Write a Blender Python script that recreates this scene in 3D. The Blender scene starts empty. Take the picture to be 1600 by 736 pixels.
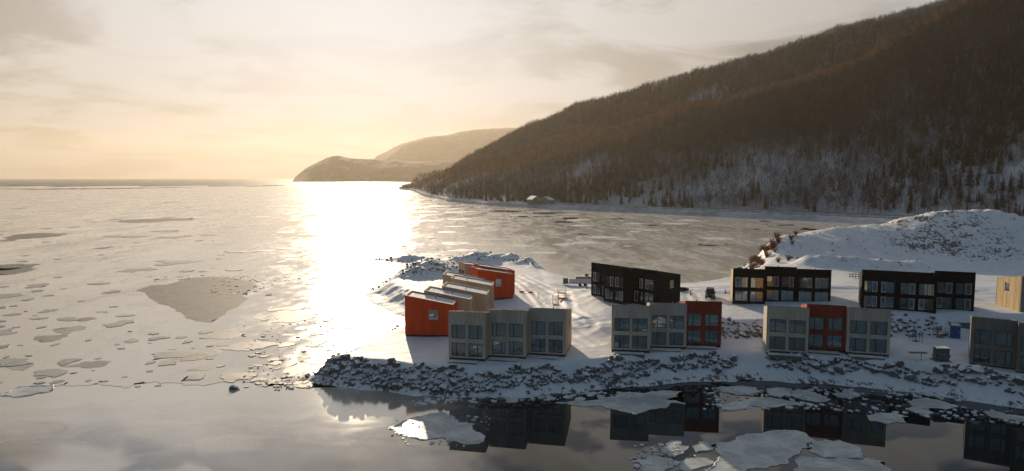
import bpy, bmesh, math, random
import numpy as np
from mathutils import Vector, Matrix

random.seed(7)
rng = np.random.default_rng(7)
R = math.radians
scene = bpy.context.scene
col = scene.collection

# ------------------------------------------------------------------ camera, sky, sun, exposure
CAM_H, FPX, PITCH = 29.0, 1067.0, R(4.9)
cam_data = bpy.data.cameras.new("camera")
cam_data.sensor_width = 36.0
cam_data.lens = 36.0 * FPX / 1600.0
cam_data.clip_start, cam_data.clip_end = 0.5, 40000
cam = bpy.data.objects.new("camera", cam_data)
cam.location = (0, 0, CAM_H)
cam.rotation_euler = (R(90) - PITCH, 0, 0)
col.objects.link(cam)
scene.camera = cam

SUN_AZ, SUN_EL = R(-12.6), R(12.0)          # azimuth from +Y, positive towards +X
SUN = Vector((math.sin(SUN_AZ) * math.cos(SUN_EL), math.cos(SUN_AZ) * math.cos(SUN_EL), math.sin(SUN_EL)))
sun_data = bpy.data.lights.new("sun", 'SUN')
sun_data.energy = 5.0
sun_data.angle = R(0.6)
sun_data.color = (1.0, 0.80, 0.57)
sun = bpy.data.objects.new("sun", sun_data)
sun.rotation_euler = SUN.to_track_quat('Z', 'Y').to_euler()
sun.location = (-60, 300, 120)
col.objects.link(sun)

scene.view_settings.view_transform = 'Standard'
scene.view_settings.look = 'None'
scene.view_settings.gamma = 1.0
scene.view_settings.exposure = 0.14
scene.view_settings.use_curve_mapping = False

world = bpy.data.worlds.new("World")
scene.world = world
world.use_nodes = True


class NT:
    """small node-tree writer"""
    def __init__(self, tree):
        self.t = tree
        tree.nodes.clear()

    def n(self, kind, **kw):
        nd = self.t.nodes.new(kind)
        for k, v in kw.items():
            if k == 'ins':
                for key, val in v.items():
                    self.set(nd.inputs[key], val)
            else:
                setattr(nd, k, v)
        return nd

    def set(self, sock, val):
        if isinstance(val, bpy.types.NodeSocket):
            self.t.links.new(val, sock)
        elif isinstance(val, bpy.types.Node):
            self.t.links.new(val.outputs[0], sock)
        else:
            if sock.type == 'RGBA' and not isinstance(val, (int, float)) and len(val) == 3:
                val = (*val, 1.0)
            sock.default_value = val

    def math(self, op, a, b=0.0, c=None, clamp=False):
        nd = self.n('ShaderNodeMath', operation=op, use_clamp=clamp)
        self.set(nd.inputs[0], a)
        self.set(nd.inputs[1], b)
        if c is not None:
            self.set(nd.inputs[2], c)
        return nd.outputs[0]

    def vmath(self, op, a, b=None, out=0):
        nd = self.n('ShaderNodeVectorMath', operation=op)
        self.set(nd.inputs[0], a)
        if b is not None:
            self.set(nd.inputs[1], b)
        return nd.outputs[out]

    def mix(self, f, a, b, blend='MIX'):
        nd = self.n('ShaderNodeMix', data_type='RGBA', blend_type=blend)
        self.set(nd.inputs['Factor'], f)
        self.set(nd.inputs[6], a)
        self.set(nd.inputs[7], b)
        return nd.outputs[2]

    def noise(self, vec, scale, detail=4.0, rough=0.55, dist=0.0):
        nd = self.n('ShaderNodeTexNoise')
        if vec is not None:
            self.set(nd.inputs['Vector'], vec)
        nd.inputs['Scale'].default_value = scale
        nd.inputs['Detail'].default_value = detail
        nd.inputs['Roughness'].default_value = rough
        nd.inputs['Distortion'].default_value = dist
        return nd.outputs[0]

    def ramp(self, f, lo, hi, smooth=True):
        nd = self.n('ShaderNodeMapRange', interpolation_type='SMOOTHSTEP' if smooth else 'LINEAR', clamp=True)
        self.set(nd.inputs[0], f)
        nd.inputs[1].default_value = lo
        nd.inputs[2].default_value = hi
        return nd.outputs[0]

    def mapping(self, vec, scale=(1, 1, 1), loc=(0, 0, 0), rot=(0, 0, 0)):
        nd = self.n('ShaderNodeMapping')
        self.set(nd.inputs[0], vec)
        nd.inputs['Location'].default_value = loc
        nd.inputs['Rotation'].default_value = rot
        nd.inputs['Scale'].default_value = scale
        return nd.outputs[0]


SKY_STRENGTH = 0.065
w = NT(world.node_tree)
tc = w.n('ShaderNodeTexCoord').outputs['Generated']
d = w.vmath('NORMALIZE', tc)
sep = w.n('ShaderNodeSeparateXYZ', ins={0: d})
up = w.math('MAXIMUM', sep.outputs[2], 0.0)
den = w.math('ADD', up, 0.13)
px = w.math('DIVIDE', sep.outputs[0], den)
py = w.math('DIVIDE', sep.outputs[1], den)
plane = w.n('ShaderNodeCombineXYZ', ins={0: px, 1: py, 2: 0.0}).outputs[0]
sdot = w.vmath('DOT_PRODUCT', d, tuple(SUN), out=1)
sky = w.n('ShaderNodeTexSky', sky_type='NISHITA', sun_disc=False, sun_elevation=SUN_EL, sun_rotation=SUN_AZ,
          altitude=0.0, air_density=1.0, dust_density=0.6, ozone_density=3.0)
nish = w.vmath('SCALE', sky.outputs[0])
nish.node.inputs[3].default_value = SKY_STRENGTH
# a high veil of cloud: cream towards the sun, blue grey away from it
toward = w.ramp(sdot, 0.30, 1.0)
near = w.math('POWER', w.math('MAXIMUM', sdot, 0.0), 11.0)
mid = w.math('POWER', w.math('MAXIMUM', sdot, 0.0), 5.0)
veil = w.mix(toward, (0.19, 0.275, 0.345), (0.66, 0.635, 0.60))
veil = w.mix(mid, veil, (0.66, 0.60, 0.51))
veil = w.mix(near, veil, (0.86, 0.88, 0.92))
low = w.math('POWER', w.math('SUBTRACT', 1.0, up), 14.0)          # warmer and clearer near the horizon
low = w.math('MULTIPLY', low, w.math('ADD', w.math('MULTIPLY', toward, 0.55), 0.05))
veil = w.mix(low, veil, (0.26, 0.20, 0.14))
veil = w.mix(w.math('MULTIPLY', w.ramp(up, 0.20, 0.40), w.ramp(sdot, 0.72, 0.97)), veil, (1.0, 0.96, 0.89))
c1 = w.noise(w.mapping(plane, (0.62, 0.62, 1), (4.4, 2.6, 0.0)), 1.7, 8.0, 0.55, 0.5)
c2 = w.noise(w.mapping(plane, (0.9, 1.2, 1), (7.3, 4.1, 2.0)), 3.6, 5.0, 0.5, 0.4)
dark = w.ramp(c1, 0.45, 0.60)
dark = w.math('MULTIPLY', dark, w.math('SUBTRACT', 1.0, w.math('MULTIPLY', near, 0.9)))
veil = w.mix(w.math('MULTIPLY', dark, 0.9), veil, w.mix(toward, (0.10, 0.14, 0.19), (0.23, 0.20, 0.16)))
gap = w.ramp(c2, 0.48, 0.55)
high = w.ramp(up, 0.24, 0.36)
cover = w.math('SUBTRACT', 0.90, w.math('MULTIPLY', w.math('MULTIPLY', w.math('MULTIPLY', gap, high), w.math('SUBTRACT', 1.0, w.math('POWER', w.math('MAXIMUM', sdot, 0.0), 32.0))), 0.9))
final = w.mix(cover, nish, veil)
bg = w.n('ShaderNodeBackground', ins={0: final, 1: 0.82})
wo = w.n('ShaderNodeOutputWorld')
w.t.links.new(bg.outputs[0], wo.inputs['Surface'])

cyc = scene.cycles
cyc.max_bounces = 6
cyc.diffuse_bounces = 2
cyc.glossy_bounces = 3
cyc.transmission_bounces = 3
cyc.transparent_max_bounces = 10
cyc.volume_bounces = 0
cyc.use_denoising = True
cyc.caustics_reflective = False
cyc.caustics_refractive = False
cyc.sample_clamp_indirect = 4.0

# ------------------------------------------------------------------ helpers


def ground_at(x, y, z=0.0):
    """place on level z that lies under a photo position"""
    u, v = (x - 800) / FPX, (368 - y) / FPX
    dx, dy, dz = u, math.cos(PITCH) + v * math.sin(PITCH), -math.sin(PITCH) + v * math.cos(PITCH)
    t = (z - CAM_H) / dz
    return (dx * t, dy * t)


def height_at(x, y, Y):
    u, v = (x - 800) / FPX, (368 - y) / FPX
    dx, dy, dz = u, math.cos(PITCH) + v * math.sin(PITCH), -math.sin(PITCH) + v * math.cos(PITCH)
    return CAM_H + dz * Y / dy


def tag(o, label=None, cat=None, group=None, kind=None):
    if label:
        o["label"] = label
    if cat:
        o["category"] = cat
    if group:
        o["group"] = group
    if kind:
        o["kind"] = kind
    return o


def link(name, data, parent=None):
    o = bpy.data.objects.new(name, data)
    col.objects.link(o)
    if parent is not None:
        o.parent = parent
    return o


def empty(name, loc, rz=0.0):
    o = link(name, None)
    o.empty_display_size = 0.5
    o.location = loc
    o.rotation_euler = (0, 0, rz)
    return o


class MB:
    def __init__(self):
        self.v, self.f = [], []

    def add(self, vs, fs):
        b = len(self.v)
        self.v += [tuple(p) for p in vs]
        self.f += [tuple(i + b for i in f) for f in fs]
        return self

    def box(self, x0, x1, y0, y1, z0, z1):
        return self.hexa([(x0, y0, z0), (x1, y0, z0), (x1, y1, z0), (x0, y1, z0),
                          (x0, y0, z1), (x1, y0, z1), (x1, y1, z1), (x0, y1, z1)])

    def hexa(self, p):
        return self.add(p, [(0, 3, 2, 1), (4, 5, 6, 7), (0, 1, 5, 4), (1, 2, 6, 5), (2, 3, 7, 6), (3, 0, 4, 7)])

    def tube(self, a, b, r0, r1=None, n=6, cap=True):
        r1 = r0 if r1 is None else r1
        a, b = Vector(a), Vector(b)
        ax = (b - a).normalized()
        s = ax.orthogonal().normalized()
        t = ax.cross(s)
        vs = []
        for c, r in ((a, r0), (b, r1)):
            for k in range(n):
                q = 2 * math.pi * k / n
                vs.append(c + (s * math.cos(q) + t * math.sin(q)) * r)
        fs = [(k, (k + 1) % n, n + (k + 1) % n, n + k) for k in range(n)]
        if cap:
            fs += [tuple(range(n - 1, -1, -1)), tuple(range(n, 2 * n))]
        return self.add(vs, fs)

    def prism(self, outline, y0, y1):
        """outline in xz, extruded along y"""
        n = len(outline)
        vs = [(x, y0, z) for x, z in outline] + [(x, y1, z) for x, z in outline]
        fs = [tuple(range(n)), tuple(range(2 * n - 1, n - 1, -1))]
        fs += [((k + 1) % n, k, n + k, n + (k + 1) % n) for k in range(n)]
        return self.add(vs, fs)

    def mesh(self, name, mat=None):
        me = bpy.data.meshes.new(name)
        me.from_pydata(self.v, [], self.f)
        if mat:
            me.materials.append(mat)
        me.update()
        return me

    def build(self, name, mat, parent=None):
        return link(name, self.mesh(name, mat), parent)


def mat_new(name):
    m = bpy.data.materials.new(name)
    m.use_nodes = True
    return m, NT(m.node_tree)


def finish(nt, shader):
    o = nt.n('ShaderNodeOutputMaterial')
    nt.t.links.new(shader.outputs[0] if isinstance(shader, bpy.types.Node) else shader, o.inputs['Surface'])


def bump(nt, h, strength=0.3, dist=0.05):
    return nt.n('ShaderNodeBump', ins={'Strength': strength, 'Distance': dist, 'Height': h}).outputs[0]


def pbr(nt, colour, rough=0.6, normal=None, **kw):
    nd = nt.n('ShaderNodeBsdfPrincipled')
    nt.set(nd.inputs['Base Color'], colour)
    nt.set(nd.inputs['Roughness'], rough)
    if normal is not None:
        nt.set(nd.inputs['Normal'], normal)
    for k, v in kw.items():
        nt.set(nd.inputs[k.replace('_', ' ')], v)
    return nd


def plain(name, colour, rough=0.6, vary=0.15, scale=3.0, **kw):
    m, nt = mat_new(name)
    p = nt.n('ShaderNodeTexCoord').outputs['Object']
    n1 = nt.noise(p, scale, 5.0)
    c = nt.mix(nt.ramp(n1, 0.3, 0.7), tuple(k * (1 - vary) for k in colour), tuple(min(1, k * (1 + vary)) for k in colour))
    finish(nt, pbr(nt, c, rough, bump(nt, n1, 0.15, 0.02), **kw))
    return m


# ------------------------------------------------------------------ materials
SNOW = (0.80, 0.82, 0.86)


def snow_mat(name, with_dirt):
    m, nt = mat_new(name)
    geo = nt.n('ShaderNodeNewGeometry')
    p = geo.outputs['Position']
    n1 = nt.noise(p, 0.5, 6.0, 0.6)
    n2 = nt.noise(p, 4.0, 5.0, 0.65)
    c = nt.mix(nt.ramp(n1, 0.3, 0.75), (0.74, 0.76, 0.80), (0.84, 0.855, 0.88))
    if with_dirt:
        at = nt.n('ShaderNodeAttribute', attribute_name='dirt')
        dirt = at.outputs['Fac']
        n3 = nt.noise(nt.mapping(p, (1.0, 0.55, 1.0)), 1.6, 8.0, 0.68, 0.3)
        n4 = nt.noise(p, 0.22, 4.0, 0.6)
        thr = nt.math('ADD', nt.math('MULTIPLY', n3, 0.62), nt.math('MULTIPLY', n4, 0.38))
        f = nt.ramp(nt.math('ADD', thr, nt.math('MULTIPLY', nt.math('SUBTRACT', dirt, 1.0), 0.28)), 0.50, 0.545)
        f = nt.math('MULTIPLY', f, nt.ramp(dirt, 0.02, 0.2))
        earth = nt.mix(nt.ramp(n2, 0.35, 0.7), (0.035, 0.032, 0.030), (0.12, 0.10, 0.085))
        c = nt.mix(nt.math('MULTIPLY', f, 0.92), c, earth)
    hgt = nt.math('ADD', nt.math('MULTIPLY', n1, 1.0), nt.math('MULTIPLY', n2, 0.35))
    finish(nt, pbr(nt, c, 0.62, bump(nt, hgt, 0.55, 0.25), Specular_IOR_Level=0.25))
    return m


M = {}
M['snow'] = snow_mat('snow', False)
M['land'] = snow_mat('snow_and_earth', True)


def cladding(name, colours, board=0.16, rough=0.75, contrast=1.0):
    """vertical boards, each a little different, weather streaks running down"""
    m, nt = mat_new(name)
    p = nt.n('ShaderNodeTexCoord').outputs['Object']
    s = nt.n('ShaderNodeSeparateXYZ', ins={0: p})
    along = nt.math('ADD', s.outputs[0], s.outputs[1])
    idx = nt.math('FLOOR', nt.math('DIVIDE', along, board))
    wn = nt.n('ShaderNodeTexWhiteNoise', noise_dimensions='1D', ins={'W': idx}).outputs[0]
    fr = nt.math('FRACT', nt.math('DIVIDE', along, board))
    gapf = nt.ramp(nt.math('ABSOLUTE', nt.math('SUBTRACT', fr, 0.5)), 0.44, 0.5)
    st = nt.noise(nt.mapping(p, (1.6, 1.6, 0.16)), 2.0, 6.0, 0.62)
    gr = nt.noise(nt.mapping(p, (14, 14, 0.7)), 2.0, 3.0)
    idw = nt.math('FLOOR', nt.math('DIVIDE', along, board * 5.0))
    wide = nt.n('ShaderNodeTexWhiteNoise', noise_dimensions='1D', ins={'W': nt.math('ADD', idw, 0.5)}).outputs[0]
    c = nt.mix(nt.math('ADD', nt.math('MULTIPLY', wn, 0.55), nt.math('MULTIPLY', wide, 0.45)), tuple(k * 0.86 for k in colours[0]), tuple(k * 1.06 for k in colours[1]))
    c = nt.mix(nt.math('MULTIPLY', nt.ramp(st, 0.42, 0.72), 0.75 * contrast), c, colours[2])
    c = nt.mix(nt.math('MULTIPLY', gr, 0.22), c, tuple(k * 0.55 for k in colours[0]))
    c = nt.mix(nt.math('MULTIPLY', gapf, 0.55), c, tuple(k * 0.3 for k in colours[0]))
    hh = nt.math('SUBTRACT', nt.math('MULTIPLY', gr, 0.3), gapf)
    finish(nt, pbr(nt, c, rough, bump(nt, hh, 0.4, 0.02), Specular_IOR_Level=0.12))
    return m


M['grey'] = cladding('weathered_grey_cladding', [(0.60, 0.515, 0.42), (0.70, 0.61, 0.50), (0.42, 0.355, 0.285)])
M['greydark'] = cladding('brown_grey_cladding', [(0.22, 0.20, 0.175), (0.28, 0.255, 0.225), (0.15, 0.14, 0.13)], 0.3)
M['tan'] = cladding('tan_wood_cladding', [(0.60, 0.42, 0.30), (0.68, 0.50, 0.37), (0.50, 0.36, 0.26)])
M['cream'] = cladding('new_pale_wood_cladding', [(0.62, 0.45, 0.24), (0.70, 0.53, 0.31), (0.52, 0.37, 0.20)], 0.4)
M['red'] = cladding('orange_red_cladding', [(0.66, 0.072, 0.018), (0.74, 0.088, 0.022), (0.50, 0.055, 0.016)], 0.2, 0.6, 0.9)
M['redbrown'] = cladding('red_brown_cladding', [(0.36, 0.058, 0.03), (0.42, 0.068, 0.035), (0.27, 0.045, 0.026)], 0.16, 0.65)
M['black'] = cladding('charred_black_cladding', [(0.006, 0.008, 0.010), (0.010, 0.012, 0.013), (0.004, 0.005, 0.006)], 0.16, 0.8)
M['plinth'] = plain('dark_plinth', (0.035, 0.030, 0.027), 0.85, 0.3)
M['coping'] = plain('timber_coping', (0.45, 0.30, 0.18), 0.6)
M['coping_dark'] = plain('dark_coping', (0.03, 0.03, 0.03), 0.5)
M['frame'] = plain('dark_window_frame', (0.025, 0.026, 0.027), 0.4)
M['frame_pale'] = plain('pale_window_frame', (0.55, 0.57, 0.58), 0.4)
M['curtain'] = plain('grey_curtain', (0.32, 0.34, 0.34), 0.9, 0.25, 8.0)
M['orange_ply'] = plain('orange_plywood', (0.80, 0.36, 0.09), 0.55, 0.2, 2.0)
M['room'] = plain('teal_reflection_lining', (0.20, 0.50, 0.62), 0.8, 0.4, 0.8)  # teal paints the window glass's sky reflection onto the room behind
M['concrete'] = plain('concrete', (0.22, 0.215, 0.21), 0.85, 0.25)
M['wood'] = plain('grey_timber', (0.17, 0.14, 0.11), 0.8, 0.3)
M['steel'] = plain('grey_painted_steel', (0.10, 0.115, 0.12), 0.5, 0.2)
M['white'] = plain('white_paint', (0.72, 0.72, 0.71), 0.5, 0.08)
M['blue'] = plain('blue_plastic', (0.012, 0.085, 0.27), 0.45, 0.15)
M['orange'] = plain('orange_paint', (0.62, 0.16, 0.05), 0.5, 0.2)
M['ochre'] = plain('ochre_paint', (0.48, 0.24, 0.06), 0.55, 0.2)
M['redplastic'] = plain('red_plastic', (0.60, 0.06, 0.04), 0.45, 0.15)
M['rubber'] = plain('black_rubber', (0.015, 0.015, 0.015), 0.8)
M['carpaint'] = plain('dark_car_paint', (0.025, 0.028, 0.026), 0.25, 0.1, Coat_Weight=0.6)
M['lamp'] = plain('headlamp_glass', (0.6, 0.6, 0.58), 0.15)
M['road'] = plain('snow_swept_asphalt', (0.42, 0.43, 0.45), 0.8, 0.4, 0.2)
M['sand'] = plain('wet_sand', (0.12, 0.10, 0.08), 0.8, 0.3, 0.05)
M['brush'] = plain('rust_brown_twigs', (0.22, 0.085, 0.035), 0.9, 0.4)

m, nt = mat_new('window_glass')
fr = nt.n('ShaderNodeFresnel', ins={0: 1.65}).outputs[0]
tr = nt.n('ShaderNodeBsdfTransparent', ins={0: (0.80, 0.90, 0.93)})
pg = nt.n('ShaderNodeTexCoord').outputs['Object']
gl = nt.n('ShaderNodeBsdfGlossy', ins={0: (0.85, 0.93, 0.96), 'Roughness': 0.03,
                                      'Normal': bump(nt, nt.noise(pg, 0.8, 2.0), 0.08, 0.05)})
finish(nt, nt.n('ShaderNodeMixShader', ins={0: nt.math('ADD', nt.math('MULTIPLY', fr, 1.0), 0.12), 1: tr.outputs[0], 2: gl.outputs[0]}))
M['glass'] = m

m, nt = mat_new('riprap_stone')
geo = nt.n('ShaderNodeNewGeometry')
p = geo.outputs['Position']
oi = nt.n('ShaderNodeObjectInfo').outputs['Random']
nz = nt.n('ShaderNodeSeparateXYZ', ins={0: geo.outputs['Normal']}).outputs[2]
n1 = nt.noise(p, 1.8, 6.0, 0.65)
n2 = nt.noise(p, 7.0, 4.0, 0.6)
stone = nt.mix(n1, (0.07, 0.073, 0.076), (0.26, 0.26, 0.255))
stone = nt.mix(nt.math('MULTIPLY', oi, 0.55), stone, (0.05, 0.055, 0.06))
sn = nt.math('ADD', nz, nt.math('ADD', nt.math('MULTIPLY', nt.math('SUBTRACT', n1, 0.5), 1.1),
                                nt.math('MULTIPLY', nt.math('SUBTRACT', oi, 0.5), 0.5)))
f = nt.ramp(sn, 0.52, 0.70)
frost = nt.math('MULTIPLY', nt.ramp(n2, 0.52, 0.7), 0.35)
c = nt.mix(nt.math('MAXIMUM', f, nt.math('MULTIPLY', frost, nt.ramp(sn, 0.1, 0.6))), stone, (0.78, 0.80, 0.84))
finish(nt, pbr(nt, c, 0.8, bump(nt, nt.math('ADD', n1, nt.math('MULTIPLY', n2, 0.4)), 0.5, 0.08), Specular_IOR_Level=0.3))
M['stone'] = m

m, nt = mat_new('open_water')
p = nt.n('ShaderNodeNewGeometry').outputs['Position']
n1 = nt.noise(nt.mapping(p, (0.4, 0.4, 1)), 1.0, 3.0)
big = nt.noise(p, 0.045, 5.0, 0.6, 0.8)
sx = nt.n('ShaderNodeSeparateXYZ', ins={0: p}).outputs[0]
film = nt.ramp(nt.math('ADD', nt.math('MULTIPLY', nt.math('SUBTRACT', big, 0.5), 26.0), sx), 2.0, -22.0)     # glassy new ice off the open shore
sy = nt.n('ShaderNodeSeparateXYZ', ins={0: p}).outputs[1]
fil = nt.noise(nt.mapping(p, (0.6, 1.0, 1)), 0.22, 7.0, 0.65, 0.8)
slush = nt.ramp(nt.math('ADD', nt.math('MULTIPLY', nt.math('SUBTRACT', fil, 0.5), 26.0), sy), 60.0, 90.0)
slush = nt.math('MULTIPLY', nt.math('MULTIPLY', slush, nt.ramp(sy, 140.0, 120.0)), film)
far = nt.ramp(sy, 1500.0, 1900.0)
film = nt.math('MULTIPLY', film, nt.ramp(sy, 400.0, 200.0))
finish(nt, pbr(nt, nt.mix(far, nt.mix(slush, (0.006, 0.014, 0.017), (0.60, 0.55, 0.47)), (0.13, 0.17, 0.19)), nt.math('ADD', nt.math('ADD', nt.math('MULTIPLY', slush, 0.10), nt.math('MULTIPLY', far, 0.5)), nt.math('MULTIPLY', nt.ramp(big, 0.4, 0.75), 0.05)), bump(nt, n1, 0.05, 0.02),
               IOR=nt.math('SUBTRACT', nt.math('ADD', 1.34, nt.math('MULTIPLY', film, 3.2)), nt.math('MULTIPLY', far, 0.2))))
M['water'] = m

m, nt = mat_new('skim_ice')
p = nt.n('ShaderNodeNewGeometry').outputs['Position']
big = nt.noise(nt.mapping(p, (1.0, 0.45, 1)), 0.02, 7.0, 0.62, 0.8)
strk = nt.noise(nt.mapping(p, (1.0, 0.28, 1)), 0.09, 7.0, 0.68, 1.0)
fine = nt.noise(nt.mapping(p, (0.8, 0.5, 1)), 0.45, 6.0, 0.65, 0.3)
patch = nt.ramp(big, 0.40, 0.62)
c = nt.mix(patch, (0.62, 0.57, 0.49), (0.74, 0.69, 0.60))
c = nt.mix(nt.math('MULTIPLY', nt.ramp(strk, 0.52, 0.70), 0.25), c, (0.40, 0.375, 0.33))
rg = nt.math('ADD', 0.125, nt.math('MULTIPLY', nt.ramp(nt.math('ADD', nt.math('MULTIPLY', strk, 0.6), nt.math('MULTIPLY', fine, 0.4)), 0.40, 0.64), 0.20))
hgt = nt.math('ADD', nt.math('MULTIPLY', fine, 0.5), nt.math('ADD', nt.math('MULTIPLY', strk, 1.0), nt.math('MULTIPLY', big, 2.0)))
finish(nt, pbr(nt, c, rg, bump(nt, hgt, 0.022, 0.3), IOR=2.05))
M['skim'] = m


def ice_mat(name, lo, hi, rough):
    m, nt = mat_new(name)
    p = nt.n('ShaderNodeNewGeometry').outputs['Position']
    n1 = nt.noise(p, 0.35, 7.0, 0.62, 0.6)
    n2 = nt.noise(p, 2.2, 6.0, 0.65)
    c = nt.mix(nt.ramp(n1, 0.35, 0.7), lo, hi)
    c = nt.mix(nt.math('MULTIPLY', nt.ramp(n2, 0.5, 0.7), 0.35), c, (0.72, 0.74, 0.75))
    finish(nt, pbr(nt, c, rough, bump(nt, nt.math('ADD', n1, nt.math('MULTIPLY', n2, 0.5)), 0.4, 0.12), IOR=1.31))
    return m


M['floe'] = ice_mat('floe_ice', (0.42, 0.45, 0.44), (0.76, 0.77, 0.75), 0.42)
M['floe_dull'] = ice_mat('dull_floe_ice', (0.40, 0.385, 0.35), (0.52, 0.50, 0.46), 0.6)
M['floe_huge'] = ice_mat('dark_tan_floe_ice', (0.17, 0.165, 0.15), (0.24, 0.23, 0.21), 0.75)
M['floe_mid'] = ice_mat('grey_floe_ice', (0.30, 0.285, 0.25), (0.42, 0.40, 0.36), 0.55)
M['floe_rim'] = ice_mat('white_floe_rim', (0.62, 0.64, 0.65), (0.78, 0.79, 0.80), 0.5)

# hillside ground: snow with leaf litter and rock showing through
m, nt = mat_new('wooded_hill_ground')
p = nt.n('ShaderNodeNewGeometry').outputs['Position']
z = nt.n('ShaderNodeSeparateXYZ', ins={0: p}).outputs[2]
n1 = nt.noise(nt.mapping(p, (1, 1, 0.5)), 0.02, 7.0, 0.65)
n2 = nt.noise(p, 0.16, 6.0, 0.65)
lit = nt.ramp(nt.math('ADD', nt.math('MULTIPLY', n1, 0.6), nt.math('MULTIPLY', n2, 0.4)), 0.40, 0.62)
upz = nt.math('ADD', nt.math('MULTIPLY', nt.ramp(z, 20.0, 110.0), 0.45), 0.48)
c = nt.mix(nt.math('MULTIPLY', lit, upz), (0.52, 0.565, 0.61), (0.035, 0.03, 0.027))
finish(nt, pbr(nt, c, 0.85, bump(nt, n2, 0.6, 1.5), Specular_IOR_Level=0.1))
M['hill'] = m
m, nt = mat_new('far_wooded_hill')
p = nt.n('ShaderNodeNewGeometry').outputs['Position']
n1 = nt.noise(p, 0.012, 8.0, 0.7)
c = nt.mix(nt.ramp(n1, 0.5, 0.7), (0.05, 0.045, 0.035), (0.30, 0.29, 0.28))
finish(nt, pbr(nt, c, 0.9, bump(nt, n1, 0.8, 12.0), Specular_IOR_Level=0.1))
M['farhill'] = m
M['twig_red_sunlit'] = plain('red_brown_twigs_painted_sunlit', (0.37, 0.20, 0.095), 0.9, 0.35, 0.6, Specular_IOR_Level=0.1)  # red-brown twigs, lightened so the colour carries sun and golden haze
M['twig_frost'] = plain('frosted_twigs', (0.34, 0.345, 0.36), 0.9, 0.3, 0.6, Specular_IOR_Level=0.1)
M['twig'] = plain('bare_twigs', (0.032, 0.031, 0.031), 0.9, 0.35, 0.6, Specular_IOR_Level=0.1)
M['twig_grey'] = plain('bare_grey_twigs', (0.046, 0.048, 0.050), 0.9, 0.35, 0.6, Specular_IOR_Level=0.1)
M['bark'] = plain('bark', (0.07, 0.055, 0.045), 0.9, 0.3)
M['needle'] = plain('fir_needles', (0.022, 0.034, 0.024), 0.85, 0.45, 0.7, Specular_IOR_Level=0.1)

# ------------------------------------------------------------------ noise on the CPU


def vnoise(x, y, seed=0):
    xi, yi = np.floor(x).astype(np.int64), np.floor(y).astype(np.int64)
    xf, yf = x - xi, y - yi
    u, v = xf * xf * (3 - 2 * xf), yf * yf * (3 - 2 * yf)

    def hsh(a, b):
        n = (a * 374761393 + b * 668265263 + seed * 1442695041) & 0x7fffffff
        n = ((n ^ (n >> 13)) * 1274126177) & 0x7fffffff
        return ((n ^ (n >> 16)) & 0xffff) / 65535.0
    return ((hsh(xi, yi) * (1 - u) + hsh(xi + 1, yi) * u) * (1 - v)
            + (hsh(xi, yi + 1) * (1 - u) + hsh(xi + 1, yi + 1) * u) * v)


def fbm(x, y, oct=5, seed=0, gain=0.5):
    t, a, s = 0.0, 1.0, 0.0
    for k in range(oct):
        t = t + a * vnoise(x * 2 ** k + 17.3 * k, y * 2 ** k - 9.1 * k, seed + k)
        s += a
        a *= gain
    return t / s - 0.5


def sst(x, a, b):
    t = np.clip((x - a) / (b - a), 0, 1)
    return t * t * (3 - 2 * t)


# ------------------------------------------------------------------ the land
OUTLINE = np.array([
    (-29.5, 95), (-24, 92.6), (-21, 91.5), (-13.7, 89), (-8.4, 88), (0, 87.7), (8.7, 90.2), (17.8, 92.7), (27.5, 95.2), (35, 95.6),
    (41.4, 93.9), (49, 92.6), (55, 89.6), (59, 87.3), (64, 83.3), (75, 76), (100, 64), (140, 52), (330, 45), (330, 440),
    (250, 420), (224, 408), (208, 382), (165, 337), (130, 300), (105, 272), (93, 253), (81, 232), (70, 213), (64, 194), (56, 180),
    (43, 172), (30, 174), (21, 180), (15, 192), (11, 208), (0, 222), (-12, 226), (-21, 225), (-24, 236), (-35, 243), (-52, 241),
    (-44, 234), (-31, 229), (-27, 220), (-31, 205), (-36, 190), (-37.5, 177), (-36.5, 166), (-33, 157), (-28, 147.5), (-22.8, 140),
    (-20.8, 132), (-21.8, 123), (-24.2, 113), (-27.2, 104), (-29.5, 98)], float)


def signed_dist(px_, py_, poly):
    best = np.full(px_.shape, 1e9)
    inside = np.zeros(px_.shape, bool)
    n = len(poly)
    for i in range(n):
        ax, ay = poly[i]
        bx, by = poly[(i + 1) % n]
        ex, ey = bx - ax, by - ay
        t = np.clip(((px_ - ax) * ex + (py_ - ay) * ey) / (ex * ex + ey * ey), 0, 1)
        best = np.minimum(best, (px_ - ax - t * ex) ** 2 + (py_ - ay - t * ey) ** 2)
        cond = ((ay > py_) != (by > py_))
        with np.errstate(divide='ignore', invalid='ignore'):
            xin = (bx - ax) * (py_ - ay) / (by - ay) + ax
        inside ^= cond & (px_ < xin)
    return np.where(inside, 1, -1) * np.sqrt(best)


def seg_dist(x, y, pts):
    """distance to a polyline and position (0..n) along it"""
    best = np.full(x.shape, 1e18)
    pos = np.zeros(x.shape)
    for i in range(len(pts) - 1):
        ax, ay = pts[i][:2]
        bx, by = pts[i + 1][:2]
        ex, ey = bx - ax, by - ay
        t = np.clip(((x - ax) * ex + (y - ay) * ey) / (ex * ex + ey * ey), 0, 1)
        q = (x - ax - t * ex) ** 2 + (y - ay - t * ey) ** 2
        m_ = q < best
        best = np.where(m_, q, best)
        pos = np.where(m_, i + t, pos)
    return np.sqrt(best), pos


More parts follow.
